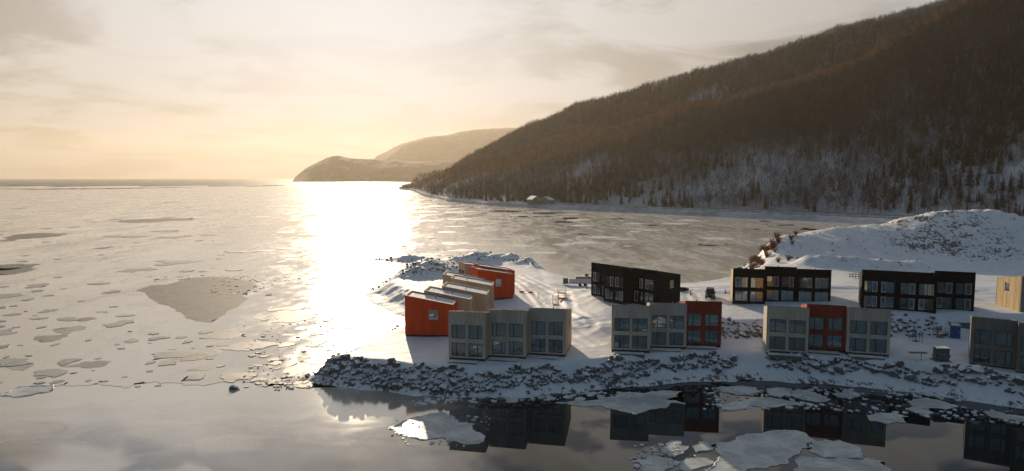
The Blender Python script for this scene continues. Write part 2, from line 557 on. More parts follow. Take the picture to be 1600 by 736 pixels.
TRACKS = [[(1, 178), (6, 160), (10, 145), (9.5, 128), (12, 114)], [(3.2, 178), (8.2, 160), (12.2, 145), (11.7, 128), (14.2, 114)],
          [(-2, 170), (14, 158), (30, 152), (48, 150)], [(-2, 167.8), (14, 155.8), (30, 149.8), (48, 147.8)],
          [(33, 150), (40, 140), (60, 138), (84, 140)], [(34, 147.6), (40.6, 137.8), (60, 135.8), (84, 137.8)],
          [(-1, 170), (3, 150), (5, 132), (9, 112), (12, 103)], [(0.9, 170), (4.9, 150), (6.9, 132), (10.9, 112), (13.6, 104)],
          [(32, 116), (33.5, 126), (36, 140), (33, 152)], [(34, 116), (35.5, 126), (38, 140), (35, 152)], [(60, 106), (68, 104.5), (74, 99)], [(8, 150), (22, 144), (34, 142), (50, 146)]]


def land_z(x, y):
    x, y = np.asarray(x, float), np.asarray(y, float)
    wob = 1.3 * fbm(x * 0.16, y * 0.16, 4, 3) + 0.7 * fbm(x * 0.7, y * 0.7, 3, 5)
    sd = signed_dist(x, y, OUTLINE) + wob * 1.6
    front = 1 - sst(y, 110, 130)
    wid = 4.4 * front + 9.0 * (1 - front)
    wid = wid + 6.0 * sst(x, 60, 90) * (1 - front)
    t = sd / wid
    prof = 0.14 * np.clip(t * 5, 0, 1) + 0.86 * sst(t, 0.16, 0.98)
    # plateaus
    hu = np.interp(x, [8, 17, 31, 42, 60, 76, 92], [3.2, 4.6, 4.85, 5.35, 6.1, 6.2, 5.6])
    steep = sst(x, 30, 37)
    y0, y1 = 104 + 4.6 * steep, 124 - 10.5 * steep
    P = 3.15 + 0.25 * sst(x, 52, 62) + (hu - 3.15) * sst(y, y0, y1)
    P = P - 1.8 * sst(y, 140, 165) * (1 - sst(x, 60, 80)) * sst(x, 8, 20)
    dirt = np.zeros(x.shape)
    # big spoil mound
    zr = np.interp(x, [62, 70, 79, 94, 109, 118, 127.5, 137, 150, 170, 200, 240], [0, 1.5, 4.5, 7.0, 9.7, 11.9, 13.2, 13.2, 11.0, 9, 6, 0])
    yr = np.interp(x, [62, 94, 128, 200], [212, 205, 198, 205])
    a = np.clip(1 - np.abs(y - yr) / np.where(y < yr, 15 + zr * 1.85, 16 + zr * 1.6), 0, 1)
    mz = zr * (0.35 * a + 0.65 * sst(a, 0, 1))
    gul = fbm(x * 0.20 + y * 0.10, y * 0.03, 4, 11)
    mz = mz * (1 + 0.36 * gul) + sst(mz, .2, 1.5) * (0.9 * fbm(x * 0.35, y * 0.25, 4, 13) * .5 + 1.3 * fbm(x * 0.8 + y * .35, y * 0.05, 3, 15))
    P = P + mz
    dirt = np.maximum(dirt, sst(mz, 0.5, 3) * (0.52 + 0.46 * sst(x, 98, 112) * (1 - sst(x, 128, 140))))
    # low spoil ridge in front of it
    dd, pp = seg_dist(x, y, [(78, 176), (90, 172), (100, 168)])
    b = 2.4 * np.exp(-(dd / 4.0) ** 2) * (1 + 0.8 * fbm(x * 0.4, y * 0.4, 3, 21))
    P = P + b
    dirt = np.maximum(dirt, 0.8 * sst(b, 0.3, 1.6))
    # rubble pile and berm at the tip
    dd = np.hypot((x + 23.5) / 1.0, (y - 187) / 1.6)
    rp = 3.4 * np.clip(1 - dd / 10.0, 0, 1) ** 0.8
    rp = rp * (1 + 0.55 * fbm(x * 0.35, y * 0.3, 4, 31)) + (rp > 0.1) * 0.9 * fbm(x * 0.9, y * 0.9, 3, 33)
    P = P + rp
    dirt = np.maximum(dirt, 0.95 * sst(rp, 0.2, 1.2))
    dd, pp = seg_dist(x, y, [(-19, 204), (-10, 211), (0, 209), (8, 200), (16, 186)])
    hb = np.interp(pp, [0, 1, 2, 3, 4], [1.2, 2.6, 2.6, 1.8, 0.2])
    bz = hb * np.clip(1 - dd / 9.5, 0, 1) * (1 + 0.9 * fbm(x * 0.3, y * 0.3, 4, 41))
    P = P + bz
    dirt = np.maximum(dirt, 0.75 * sst(bz, 0.25, 1.4))
    # shovelled heaps by the track
    for cx, cy, h, r in ((14, 146, 0.9, 3.2), (19, 139, 1.2, 4.0), (11, 118, 1.3, 4.5), (16, 112, 1.0, 4.0), (28, 112, 0.8, 4.5),
                         (3, 160, 0.6, 5), (62, 138, 0.8, 5), (84, 128, 0.7, 4), (92, 140, 1.0, 6)):
        P = P + 0.6 * h * np.exp(-(((x - cx) / r) ** 2 + ((y - cy) / r) ** 2)) * (1 + 0.8 * fbm(x * 0.6, y * 0.6, 3, 51))
    for tr_ in TRACKS:
        dd, pp = seg_dist(x, y, tr_)
        P = P - 0.13 * np.exp(-(dd / 0.5) ** 2) + 0.06 * np.exp(-((dd - 1.0) / 0.4) ** 2)
    P = P + 0.15 * fbm(x * 0.12, y * 0.12, 4, 61) * 2 + 0.10 * fbm(x * 0.8, y * 0.8, 3, 63)
    zz = np.where(t > 0, P * prof, np.maximum(-1.2, t * 1.5))
    # bank between the terraces, shore strip
    bank = sst(x, 31, 36) * sst(y, y0 - 0.5, y0 + 1.2) * (1 - sst(y, y1 - 1.0, y1 + 0.6))
    dirt = np.maximum(dirt, 0.55 * bank)
    shore = (1 - sst(sd, 0.8, 2.6)) * sst(sd, -1.0, 0.2)
    dirt = np.maximum(dirt, shore * 1.0)
    dirt = np.maximum(dirt, 0.7 * (1 - sst(sd, 3, 9)) * sst(x, 55, 66) * sst(y, 165, 185))
    return zz, np.clip(dirt, 0, 1)


def spaced(stops):
    out = [stops[0][0]]
    for (a, sa), (b, sb) in zip(stops[:-1], stops[1:]):
        while out[-1] < b:
            t = (out[-1] - a) / (b - a)
            out.append(out[-1] + sa + (sb - sa) * t)
    return np.array(out)


def grid_mesh(name, X, Y, Z, mat, attr=None, smooth=True, keep=None):
    ny, nx = X.shape
    me = bpy.data.meshes.new(name)
    co = np.stack([X, Y, Z], -1).reshape(-1, 3)
    i = np.arange(ny * nx).reshape(ny, nx)
    q = np.stack([i[:-1, :-1], i[:-1, 1:], i[1:, 1:], i[1:, :-1]], -1).reshape(-1, 4)
    if keep is not None:
        kq = keep[:-1, :-1] | keep[1:, 1:] | keep[:-1, 1:] | keep[1:, :-1]
        q = q[kq.reshape(-1)]
        used = np.unique(q)
        remap = np.zeros(len(co), int)
        remap[used] = np.arange(len(used))
        co = co[used]
        q = remap[q]
        if attr is not None:
            attr = attr.reshape(-1)[used]
    me.from_pydata(co.tolist(), [], q.tolist())
    if attr is not None:
        a = me.attributes.new('dirt', 'FLOAT', 'POINT')
        a.data.foreach_set('value', np.ascontiguousarray(attr.reshape(-1), dtype=np.float32))
    me.materials.append(mat)
    if smooth:
        me.polygons.foreach_set('use_smooth', [True] * len(me.polygons))
    me.update()
    return me


gx = spaced([(-62, 1.0), (-42, 0.45), (98, 0.5), (150, 1.2), (330, 6)])
gy = spaced([(46, 2.0), (80, 0.5), (100, 0.4), (135, 0.5), (215, 0.8), (300, 3.0), (440, 6)])
GX, GY = np.meshgrid(gx, gy)
GZ, GD = land_z(GX, GY)
land = link('snow_covered_ground', grid_mesh('snow_covered_ground', GX, GY, GZ, M['land'], GD, keep=GZ > -0.9))
tag(land, 'snow covered point of land with spoil mounds carrying the cabin blocks', kind='structure')


def lz(x, y):
    return float(land_z(np.array([x]), np.array([y]))[0][0])


# ------------------------------------------------------------------ sea, skim ice
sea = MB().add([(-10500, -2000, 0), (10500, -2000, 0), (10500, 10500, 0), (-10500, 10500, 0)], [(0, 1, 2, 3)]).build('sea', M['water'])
tag(sea, 'calm dark open water mirroring the sky and cabins', kind='structure')


def roughen(pts, amp, depth, closed=True, seed=1):
    r = random.Random(seed)
    pts = [Vector((p[0], p[1])) for p in pts]
    for k in range(depth):
        out = []
        n = len(pts)
        for i in range(n if closed else n - 1):
            a, b = pts[i], pts[(i + 1) % n]
            e = b - a
            nrm = Vector((-e.y, e.x))
            out += [a, a + e * r.uniform(0.4, 0.6) + nrm * r.gauss(0, amp)]
        if not closed:
            out.append(pts[-1])
        pts = out
    return pts


edge_px = [(-700, 640), (-300, 626), (-60, 618), (30, 616), (78, 606), (104, 597), (150, 599), (200, 606), (260, 598), (320, 603), (360, 596),
           (410, 604), (440, 600), (470, 606), (500, 596)]
edge = [ground_at(x, y) for x, y in edge_px]
edge = roughen(edge, 0.20, 4, closed=False, seed=5)
ring = [(p.x, p.y) for p in edge] + [(-20, 100), (0, 110), (300, 110), (700, 300), (700, 1400), (100, 1700), (-300, 2300)] + \
       [(-300 - 60 * k, 2150 + 110 * math.sin(k * 1.7) + 60 * math.sin(k * 0.6)) for k in range(1, 40)] + [(-2800, 600), (-1400, 150)]
bm = bmesh.new()
vs = [bm.verts.new((x, y, 0.03)) for x, y in ring]
bm.faces.new(vs)
bmesh.ops.triangulate(bm, faces=bm.faces[:])
bmesh.ops.recalc_face_normals(bm, faces=bm.faces[:])
me = bpy.data.meshes.new('skim_ice')
bm.to_mesh(me)
bm.free()
if me.polygons[0].normal.z < 0:
    me.flip_normals()
me.materials.append(M['skim'])
skim = link('skim_ice', me)
tag(skim, 'thin pale skim ice spread over the bay', kind='structure')

# ------------------------------------------------------------------ wooded hills behind the bay
U_S = [-0.158, -0.150, -0.131, -0.094, -0.037, 0.047, 0.141, 0.281, 0.422, 0.544, 0.61, 0.75, 0.95, 1.2]
Y_S = [1560, 1519, 1055, 808, 698, 627, 570, 505, 453, 410, 385, 338, 290, 240]
U_F = [-0.158, -0.150, -0.131, -0.094, -0.037, 0.019, 0.094, 0.188, 0.281, 0.473, 0.593, 0.664, 0.75, 0.95, 1.2]
Y_F = [1700, 1640, 1280, 1180, 1120, 1060, 1000, 950, 900, 830, 800, 780, 760, 720, 680]
YF_PX = [(-0.158, 296), (-0.150, 291), (-0.131, 281), (-0.094, 268), (-0.037, 250), (0.019, 232), (0.094, 213), (0.188, 192), (0.281, 166), (0.473, 93),
         (0.593, 31), (0.664, 0), (0.75, -42), (0.95, -130), (1.2, -220)]
YR_PX = [(-0.158, 296), (-0.150, 289), (-0.131, 277), (-0.094, 262), (-0.061, 240), (0.019, 200), (0.094, 165), (0.19, 133), (0.281, 102), (0.37, 74),
         (0.473, 36), (0.566, 5), (0.66, -25), (0.75, -58), (0.95, -138), (1.2, -225)]
Y_R = [1760, 1700, 1420, 1360, 1330, 1290, 1250, 1210, 1170, 1140, 1110, 1090, 1070, 1050, 1000, 950]
ZF = [(u, max(0.5, height_at(800 + u * FPX, yy, yf)) * 0.93) for (u, yy), yf in zip(YF_PX, Y_F)]
ZR = [(u, max(0.5, height_at(800 + u * FPX, yy, yr)) * 0.95) for (u, yy), yr in zip(YR_PX, Y_R)]


def hill_z(u, Y):
    ys = np.interp(u, U_S, Y_S)
    yf = np.interp(u, U_F, Y_F)
    yr = np.interp(u, [p[0] for p in YR_PX], Y_R)
    zf = np.interp(u, [p[0] for p in ZF], [p[1] for p in ZF])
    zr = np.interp(u, [p[0] for p in ZR], [p[1] for p in ZR])
    X = u * Y
    d = Y - ys
    tf = np.clip((d - 24) / (yf - ys - 24), 0, 1)
    lo = np.minimum(3.6, np.clip(d, -30, 40) * 0.42)
    a = lo + (zf - 3.6) * (0.75 * tf + 0.25 * sst(tf, 0, 1)) ** 1.06
    tr_ = np.clip((Y - yf) / (yr - yf), 0, 1)
    dip = 0.38 * zf + 16
    b = zf + (zr - zf) * tr_ ** 1.4 - dip * np.sin(np.pi * tr_) ** 2 * (1 - tr_) * 1.6
    c = zr - np.clip(Y - yr, 0, None) * 0.42
    zz = np.where(Y < yf, a, np.where(Y < yr, b, c))
    n = fbm(X * 0.010 + 3, Y * 0.0075, 5, 71, 0.5)
    gul = fbm(u * 16 + 4, Y * 0.0022, 3, 77)
    zz = zz + np.clip((d - 22) / 160, 0, 1) * (n * 26 + gul * 24 * np.clip((zf - 20) / 120, 0, 1) * (1 - tr_))
    return np.maximum(zz, -2.0)


uu = np.concatenate([np.linspace(-0.165, 0.80, 330), np.linspace(0.806, 1.2, 60)])
vv = np.concatenate([np.linspace(-0.06, 0.10, 22), np.linspace(0.11, 1.0, 110), np.linspace(1.02, 2.0, 60), np.linspace(2.05, 3.0, 14)])
UU, VV = np.meshgrid(uu, vv)
ysg = np.interp(UU, U_S, Y_S)
yfg = np.interp(UU, U_F, Y_F)
yrg = np.interp(UU, [p[0] for p in YR_PX], Y_R)
YY = np.where(VV <= 1, ysg + VV * (yfg - ysg), np.where(VV <= 2, yfg + (VV - 1) * (yrg - yfg), yrg + (VV - 2) * 900))
HZ = hill_z(UU, YY)
hill = link('wooded_hillside', grid_mesh('wooded_hillside', UU * YY, YY, HZ, M['hill']))
tag(hill, 'steep snowy hillside under bare woodland across the bay', kind='structure')


def headland(name, label, prof, Y, depth, seed):
    """a ridge with its crest given as photo outline at distance Y, a real front and back slope"""
    xs = np.linspace(prof[0][0], prof[-1][0], 150)
    ys = np.interp(xs, [p[0] for p in prof], [p[1] for p in prof])
    vs_ = np.linspace(-1, 1, 41)
    XS, VS = np.meshgrid(xs, vs_)
    YS = np.interp(XS, xs, ys)
    yy = Y + VS * depth
    zc = np.array([height_at(a, b, Y) for a, b in zip(xs, ys)])
    zc = np.interp(XS, xs, zc)
    X = (XS - 800) / FPX * yy
    Z = zc * (1 - np.abs(VS) ** 1.25) + fbm(X * 0.006, yy * 0.006, 5, seed) * 30 * (1 - np.abs(VS)) * np.clip(zc / 60, 0, 1)
    Z = np.where(np.abs(VS) > 0.999, -2.0, np.maximum(Z, -2)) + fbm(X * 0.05, yy * 0.05, 2, seed + 5) * 7 * np.clip(zc / 40, 0, 1)
    o = link(name, grid_mesh(name, X, yy, Z, M['farhill']))
    tag(o, label, kind='structure')


headland('near_headland', 'low wooded headland ending in the sea', [(455, 300), (457.5, 285), (462, 277), (470, 270), (482, 261), (497, 253), (510, 247), (520, 245), (540, 246), (558, 249), (580, 250),
         (620, 249), (660, 252), (700, 252), (740, 256), (800, 270), (850, 285)], 4700, 640, 81)
headland('far_headland', 'long pale hill behind the headland', [(570, 275), (583, 252), (590, 244), (604, 237), (625, 226), (660, 216), (700, 210), (740, 203), (790, 199), (830, 199),
         (880, 200), (960, 215), (1040, 240), (1100, 270)], 6900, 1300, 91)

for nm, lab, pts, rr in (('sandbar', 'thin dark sandbar lying off the open sea', [(-60, 294.5), (60, 296), (180, 295), (310, 292.5)], 9),
                         ('sandbar', 'short dark sandbar off the headland tip', [(380, 291.5), (410, 291), (440, 290), (458, 288.5)], 12)):
    g_ = [ground_at(*p) for p in pts]
    ln = []
    for i in range(len(g_) - 1):
        for k in range(14):
            t = k / 14
            ln.append((g_[i][0] * (1 - t) + g_[i + 1][0] * t, g_[i][1] * (1 - t) + g_[i + 1][1] * t))
    ln.append(g_[-1])
    n = len(ln)
    mb = MB()
    vs_, fs_ = [], []
    for i, (x, y) in enumerate(ln):
        s_ = math.sin(math.pi * i / (n - 1)) ** 0.4
        h_ = (1.4 + random.uniform(-0.5, 0.8)) * s_
        vs_ += [(x, y - rr, -0.3), (x, y - rr * 0.4, h_ * 0.8), (x, y + rr * 0.4, h_), (x, y + rr, -0.3)]
    for i in range(n - 1):
        for k in range(3):
            a = i * 4 + k
            fs_.append((a, a + 4, a + 5, a + 1))
    tag(mb.add(vs_, fs_).build(nm, M['sand']), lab, kind='structure')

# road along the foot of the hill
us = np.linspace(0.085, 0.80, 160)
ysr = np.interp(us, U_S, Y_S) + 17
rp_ = [(float(u * y), float(y)) for u, y in zip(us, ysr)]
vs_, fs_ = [], []
for i, (x, y) in enumerate(rp_):
    a = rp_[max(0, i - 1)]
    b = rp_[min(len(rp_) - 1, i + 1)]
    t = Vector((b[0] - a[0], b[1] - a[1])).normalized()
    nrm = Vector((-t.y, t.x))
    p0, p1 = Vector((x, y)) - nrm * 3.6, Vector((x, y)) + nrm * 3.6
    vs_ += [(p0.x, p0.y, 1.5), (p0.x, p0.y, 4.7), (p1.x, p1.y, 4.7), (p1.x, p1.y, 1.5)]
for i in range(len(rp_) - 1):
    for k in range(3):
        a = i * 4 + k
        fs_.append((a, a + 1, a + 5, a + 4))
road = MB().add(vs_, fs_).build('road', M['road'])
tag(road, 'road on a low embankment along the foot of the hill', kind='structure')
rail = empty('guard_rail', (rp_[40][0], rp_[40][1], 4.7))
tag(rail, 'long dark guard rail along the hillside road', 'guard rail')
mb, mp = MB(), MB()
vs_ = []
for i in range(len(rp_)):
    a, b = Vector((*rp_[max(0, i - 1)], 0)), Vector((*rp_[min(len(rp_) - 1, i + 1)], 0))
    t = (b - a).normalized()
    nrm = Vector((-t.y, t.x, 0))
    if nrm.y > 0:
        nrm = -nrm
    c = Vector((*rp_[i], 4.7)) + nrm * 3.3 - rail.location
    q = nrm * 0.06
    vs_ += [c - q + Vector((0, 0, .75)), c + q + Vector((0, 0, .75)), c + q + Vector((0, 0, 1.13)), c - q + Vector((0, 0, 1.13))]
    mp.box(c.x - 0.1, c.x + 0.1, c.y - 0.1, c.y + 0.1, -0.1, 0.745)
fs_ = []
for i in range(len(rp_) - 1):
    for k in range(4):
        fs_.append((i * 4 + k, i * 4 + (k + 1) % 4, i * 4 + 4 + (k + 1) % 4, i * 4 + 4 + k))
mb.add(vs_, fs_)
mb.build('rail', M['steel'], rail)
mp.build('posts', M['wood'], rail)["kind"] = 'stuff'

# ------------------------------------------------------------------ trees


def bare_tree(seed, mat, h=11.0, spread=0.36, n1=12):
    r = random.Random(seed)
    mb = MB()
    lean = Vector((r.uniform(-.05, .05), r.uniform(-.05, .05), 1))
    top = lean * h * 0.93
    mb.tube((0, 0, -0.6), top * 0.5, 0.16, 0.10, 4, False)
    mb.tube(top * 0.5, top, 0.10, 0.02, 3, False)
    for k in range(n1):
        t = 0.28 + 0.68 * (k + r.random()) / n1
        b = top * t
        az = r.uniform(0, 6.283)
        L = h * spread * (1.15 - t * 0.75) * r.uniform(.7, 1.2)
        e = b + Vector((math.cos(az) * L, math.sin(az) * L, L * r.uniform(.75, 1.3)))
        mb.tube(b, e, 0.06, 0.015, 3, False)
        for j in range(6):
            q = r.uniform(.25, .95)
            s = b.lerp(e, q)
            a2 = az + r.uniform(-1.3, 1.3)
            l2 = L * r.uniform(.25, .5)
            e2 = s + Vector((math.cos(a2) * l2, math.sin(a2) * l2, l2 * r.uniform(.3, 1.2)))
            mb.tube(s, e2, 0.045, 0.02, 3, False)
            s3 = s.lerp(e2, 0.5)
            for w_ in range(2):
                e3 = s3 + Vector((r.uniform(-1, 1), r.uniform(-1, 1), r.uniform(.2, 1))) * l2 * 0.55
                side = Vector((r.uniform(-1, 1), r.uniform(-1, 1), r.uniform(-1, 1))) * 0.05
                mb.add([s3 - side, s3 + side, e3], [(0, 1, 2)])
    return mb.mesh('bare_tree', mat)


def fir_crown(seed, h=12.0, r0=2.1, tiers=13):
    r = random.Random(seed)
    mb = MB()
    for k in range(tiers):
        t = k / (tiers - 1)
        zc = h * (0.10 + 0.88 * t)
        rad = r0 * (1 - t) ** 0.85 + 0.12
        nb = max(5, int(11 * (1 - t) + 5))
        for j in range(nb):
            a = 6.283 * (j + r.random() * .8) / nb
            L = rad * r.uniform(.65, 1.15)
            wd = max(0.12, L * 0.26)
            ca, sa = math.cos(a), math.sin(a)
            root = Vector((0, 0, zc + h * 0.035))
            tip = Vector((ca * L, sa * L, zc - L * r.uniform(.25, .6)))
            m_ = root.lerp(tip, 0.6)
            sd_ = Vector((-sa, ca, 0)) * wd
            mb.add([root, m_ + sd_ - Vector((0, 0, .12)), tip, m_ - sd_ - Vector((0, 0, .12)), m_ + Vector((0, 0, .16))],
                   [(0, 1, 4), (1, 2, 4), (2, 3, 4), (3, 0, 4)])
    return mb


def fir_mesh(seed):
    mb = fir_crown(seed)
    mb.tube((0, 0, -0.6), (0, 0, 11.8), 0.16, 0.02, 4, False)
    return mb.mesh('fir_tree', M['needle'])


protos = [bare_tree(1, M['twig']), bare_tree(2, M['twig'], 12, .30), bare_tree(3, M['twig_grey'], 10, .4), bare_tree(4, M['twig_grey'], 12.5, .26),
          fir_mesh(11), fir_mesh(12), bare_tree(5, M['twig_red_sunlit'], 10.5, .36), bare_tree(6, M['twig_frost'], 9.5, .36)]
proto_objs = [bpy.data.objects.new('forest_tree_shape', me_) for me_ in protos]

NT_ = 62000
cu, cv = [], []
u_ = rng.uniform(-0.16, 0.86, NT_ * 4)
v_ = rng.uniform(0.0, 2.06, NT_ * 4)
ys_, yf_, yr_ = np.interp(u_, U_S, Y_S), np.interp(u_, U_F, Y_F), np.interp(u_, [p[0] for p in YR_PX], Y_R)
y_ = np.where(v_ <= 1, ys_ + 24 + v_ * (yf_ - ys_ - 24), yf_ + (v_ - 1) * (yr_ - yf_))
span = np.where(v_ <= 1, yf_ - ys_ - 24, yr_ - yf_)
wgt = y_ * span
keep = rng.uniform(0, 1, len(u_)) < wgt / wgt.max()
u_, v_, y_ = u_[keep], v_[keep], y_[keep]
x_ = u_ * y_
hz_ = hill_z(u_, y_)
pn = fbm(x_ * 0.012, y_ * 0.012, 4, 101)
up_ = sst(hz_, 15, 85)
dens = np.clip(0.40 + 0.56 * up_ + pn * 1.1, 0.06, 1.0) * (1 - 0.35 * (v_ > 1.05) * (v_ < 1.6))
keep = rng.uniform(0, 1, len(u_)) < dens
u_, v_, y_, x_, hz_, up_ = u_[keep][:NT_], v_[keep][:NT_], y_[keep][:NT_], x_[keep][:NT_], hz_[keep][:NT_], up_[keep][:NT_]
fn = fbm(x_ * 0.010 + 9, y_ * 0.014, 4, 111)
fir = rng.uniform(0, 1, len(u_)) < np.clip(0.03 + 0.6 * (v_ > 1.1) * (v_ < 1.85) + (fn - 0.07) * 2.6, 0.02, 0.85)
kind = np.where(fir, rng.integers(4, 6, len(u_)), rng.integers(0, 4, len(u_)))
pick = rng.uniform(0, 1, len(u_))
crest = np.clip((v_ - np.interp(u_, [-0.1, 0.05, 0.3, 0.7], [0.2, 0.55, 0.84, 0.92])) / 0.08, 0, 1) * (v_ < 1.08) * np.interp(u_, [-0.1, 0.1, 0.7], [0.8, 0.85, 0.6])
kind = np.where(~fir & (pick < crest), 6, kind)  # crest and left slopes get the red-brown trees painted as sunlit
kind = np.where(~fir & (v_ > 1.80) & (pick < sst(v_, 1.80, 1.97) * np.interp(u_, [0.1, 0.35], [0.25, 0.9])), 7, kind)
kind = np.where(~fir & (v_ < 0.5) & (rng.uniform(0, 1, len(u_)) < 0.30 * (1 - up_)), 7, kind)
print('forest trees', len(u_))
fme = bpy.data.meshes.new('forest')
fme.from_pydata(np.stack([x_, y_, hz_], -1).tolist(), [], [])
a = fme.attributes.new('tree_kind', 'INT', 'POINT')
a.data.foreach_set('value', kind.astype(np.int32))
a = fme.attributes.new('tree_size', 'FLOAT', 'POINT')
sz = rng.uniform(.65, 1.3, len(u_)) * (0.8 + 0.2 * up_)
a.data.foreach_set('value', sz.astype(np.float32))
a = fme.attributes.new('tree_turn', 'FLOAT', 'POINT')
a.data.foreach_set('value', rng.uniform(0, 6.28, len(u_)).astype(np.float32))
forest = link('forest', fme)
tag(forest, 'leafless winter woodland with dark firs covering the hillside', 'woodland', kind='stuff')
ng = bpy.data.node_groups.new('forest', 'GeometryNodeTree')
ng.interface.new_socket('Geometry', in_out='INPUT', socket_type='NodeSocketGeometry')
ng.interface.new_socket('Geometry', in_out='OUTPUT', socket_type='NodeSocketGeometry')
gi = ng.nodes.new('NodeGroupInput')
go = ng.nodes.new('NodeGroupOutput')
join = ng.nodes.new('GeometryNodeJoinGeometry')


def named(nm, ty):
    nd = ng.nodes.new('GeometryNodeInputNamedAttribute')
    nd.data_type = ty
    nd.inputs[0].default_value = nm
    return nd.outputs[0]


ak, asz, atn = named('tree_kind', 'INT'), named('tree_size', 'FLOAT'), named('tree_turn', 'FLOAT')
cx_ = ng.nodes.new('ShaderNodeCombineXYZ')
ng.links.new(atn, cx_.inputs[2])
for k, po in enumerate(proto_objs):
    cmp_ = ng.nodes.new('FunctionNodeCompare')
    cmp_.data_type = 'INT'
    cmp_.operation = 'EQUAL'
    ints = [s for s in cmp_.inputs if s.type == 'INT']
    ng.links.new(ak, ints[0])
    ints[1].default_value = k
    oi_ = ng.nodes.new('GeometryNodeObjectInfo')
    oi_.inputs['Object'].default_value = po
    oi_.inputs['As Instance'].default_value = True
    iop = ng.nodes.new('GeometryNodeInstanceOnPoints')
    ng.links.new(gi.outputs[0], iop.inputs['Points'])
    ng.links.new(cmp_.outputs[0], iop.inputs['Selection'])
    ng.links.new(oi_.outputs['Geometry'], iop.inputs['Instance'])
    ng.links.new(cx_.outputs[0], iop.inputs['Rotation'])
    ng.links.new(asz, iop.inputs['Scale'])
    ng.links.new(iop.outputs[0], join.inputs[0])
ng.links.new(join.outputs[0], go.inputs[0])
md = forest.modifiers.new('forest', 'NODES')
md.node_group = ng

# single firs that stand out at the foot of the hill
fir_c = [fir_crown(20 + k).mesh('crown', M['needle']) for k in range(3)]
fir_t = MB().tube((0, 0, -0.8), (0, 0, 11.6), 0.2, 0.02, 6).mesh('trunk', M['bark'])
firs = [(0.062, 40, 1.25), (0.068, 46, 1.5), (0.056, 52, 1.2), (0.098, 30, 1.35), (0.101, 36, 1.1), (0.073, 60, 1.4), (0.047, 62, 1.2), (0.16, 34, 1.0),
        (0.245, 42, 1.25), (0.252, 50, 1.0), (0.34, 38, 1.1), (0.352, 58, 1.5), (0.36, 66, 1.35), (0.43, 46, 1.2), (0.53, 44, 1.35), (0.545, 60, 1.6), (0.552, 50, 1.2),
        (0.655, 56, 1.3), (0.667, 70, 1.5), (0.70, 62, 1.2), (0.012, 60, 1.2), (0.02, 66, 1.3)]
ORD = ['first', 'second', 'third', 'fourth', 'fifth', 'sixth', 'seventh', 'eighth', 'ninth', 'tenth', 'eleventh', 'twelfth', 'thirteenth', 'fourteenth']
for i, (u, d_, s_) in enumerate(firs):
    Y = float(np.interp(u, U_S, Y_S)) + d_
    zz_ = float(hill_z(np.array([u]), np.array([Y]))[0])
    t = empty('fir_tree', (u * Y, Y, zz_), random.uniform(0, 6))
    t.scale = (s_, s_, s_)
    link('crown', fir_c[i % 3], t)
    link('trunk', fir_t, t)
    if u < 0.11:
        tag(t, 'dark fir by the two far houses, %s from the left' % ORD[sorted(q[0] for q in firs if q[0] < .11).index(u)], 'fir tree', 'firs by the far houses')
    else:
        tag(t, 'tall dark fir just above the hillside road, %s from the left' % ORD[sorted(q[0] for q in firs if q[0] > .11).index(u)], 'fir tree', 'firs above the road')

# far houses on the shore
for i, (u, d_, wd, dp, hh_, rz, lab) in enumerate(((0.032, 14, 9, 11, 4.5, 25, 'small far house with a snowy roof, left of the pair by the shore'),
                                                  (0.051, 17, 11, 9, 4.2, -30, 'larger far house with a bright snowy roof, right of the pair by the shore'))):
    Y = float(np.interp(u, U_S, Y_S)) + d_
    t = empty('house', (u * Y, Y, 3.2), R(rz))
    tag(t, lab, 'house')
    w2, d2 = wd / 2, dp / 2
    MB().prism([(-w2, 0), (w2, 0), (w2, hh_), (0, hh_ + 3.0), (-w2, hh_)], -d2, d2).build('wall', M['greydark'], t)
    mb = MB()
    for s in (-1, 1):
        mb.hexa([(s * (w2 + .5), -d2 - .5, hh_ - .22), (0, -d2 - .5, hh_ + 3.08), (0, d2 + .5, hh_ + 3.08), (s * (w2 + .5), d2 + .5, hh_ - .22),
                 (s * (w2 + .5), -d2 - .5, hh_ + .1), (0, -d2 - .5, hh_ + 3.4), (0, d2 + .5, hh_ + 3.4), (s * (w2 + .5), d2 + .5, hh_ + .1)])
    mb.build('roof', M['snow'], t)
    for k in (-1, 1):
        MB().box(k * w2 * .5 - .6, k * w2 * .5 + .6, -d2 - .06, -d2 + .04, 1.2, 2.8).build('window', M['frame'], t)

# poles beside the road
for i, (u, off) in enumerate(((0.30, 26), (0.435, 27), (0.46, 27), (0.595, 22))):
    Y = float(np.interp(u, U_S, Y_S)) + off
    t = empty('utility_pole', (u * Y, Y, float(hill_z(np.array([u]), np.array([Y]))[0])))
    tag(t, 'thin utility pole beside the hillside road, %s from the left' % ORD[i], 'utility pole', 'poles along the road')
    MB().tube((0, 0, -0.5), (0, 0, 9.5), 0.16, 0.11, 6).build('pole', M['wood'], t)
    MB().box(-1.1, 1.1, -0.07, 0.07, 8.6, 8.75).build('crossarm', M['wood'], t)

# ------------------------------------------------------------------ cabin blocks
PL = 0.36           # plinth height


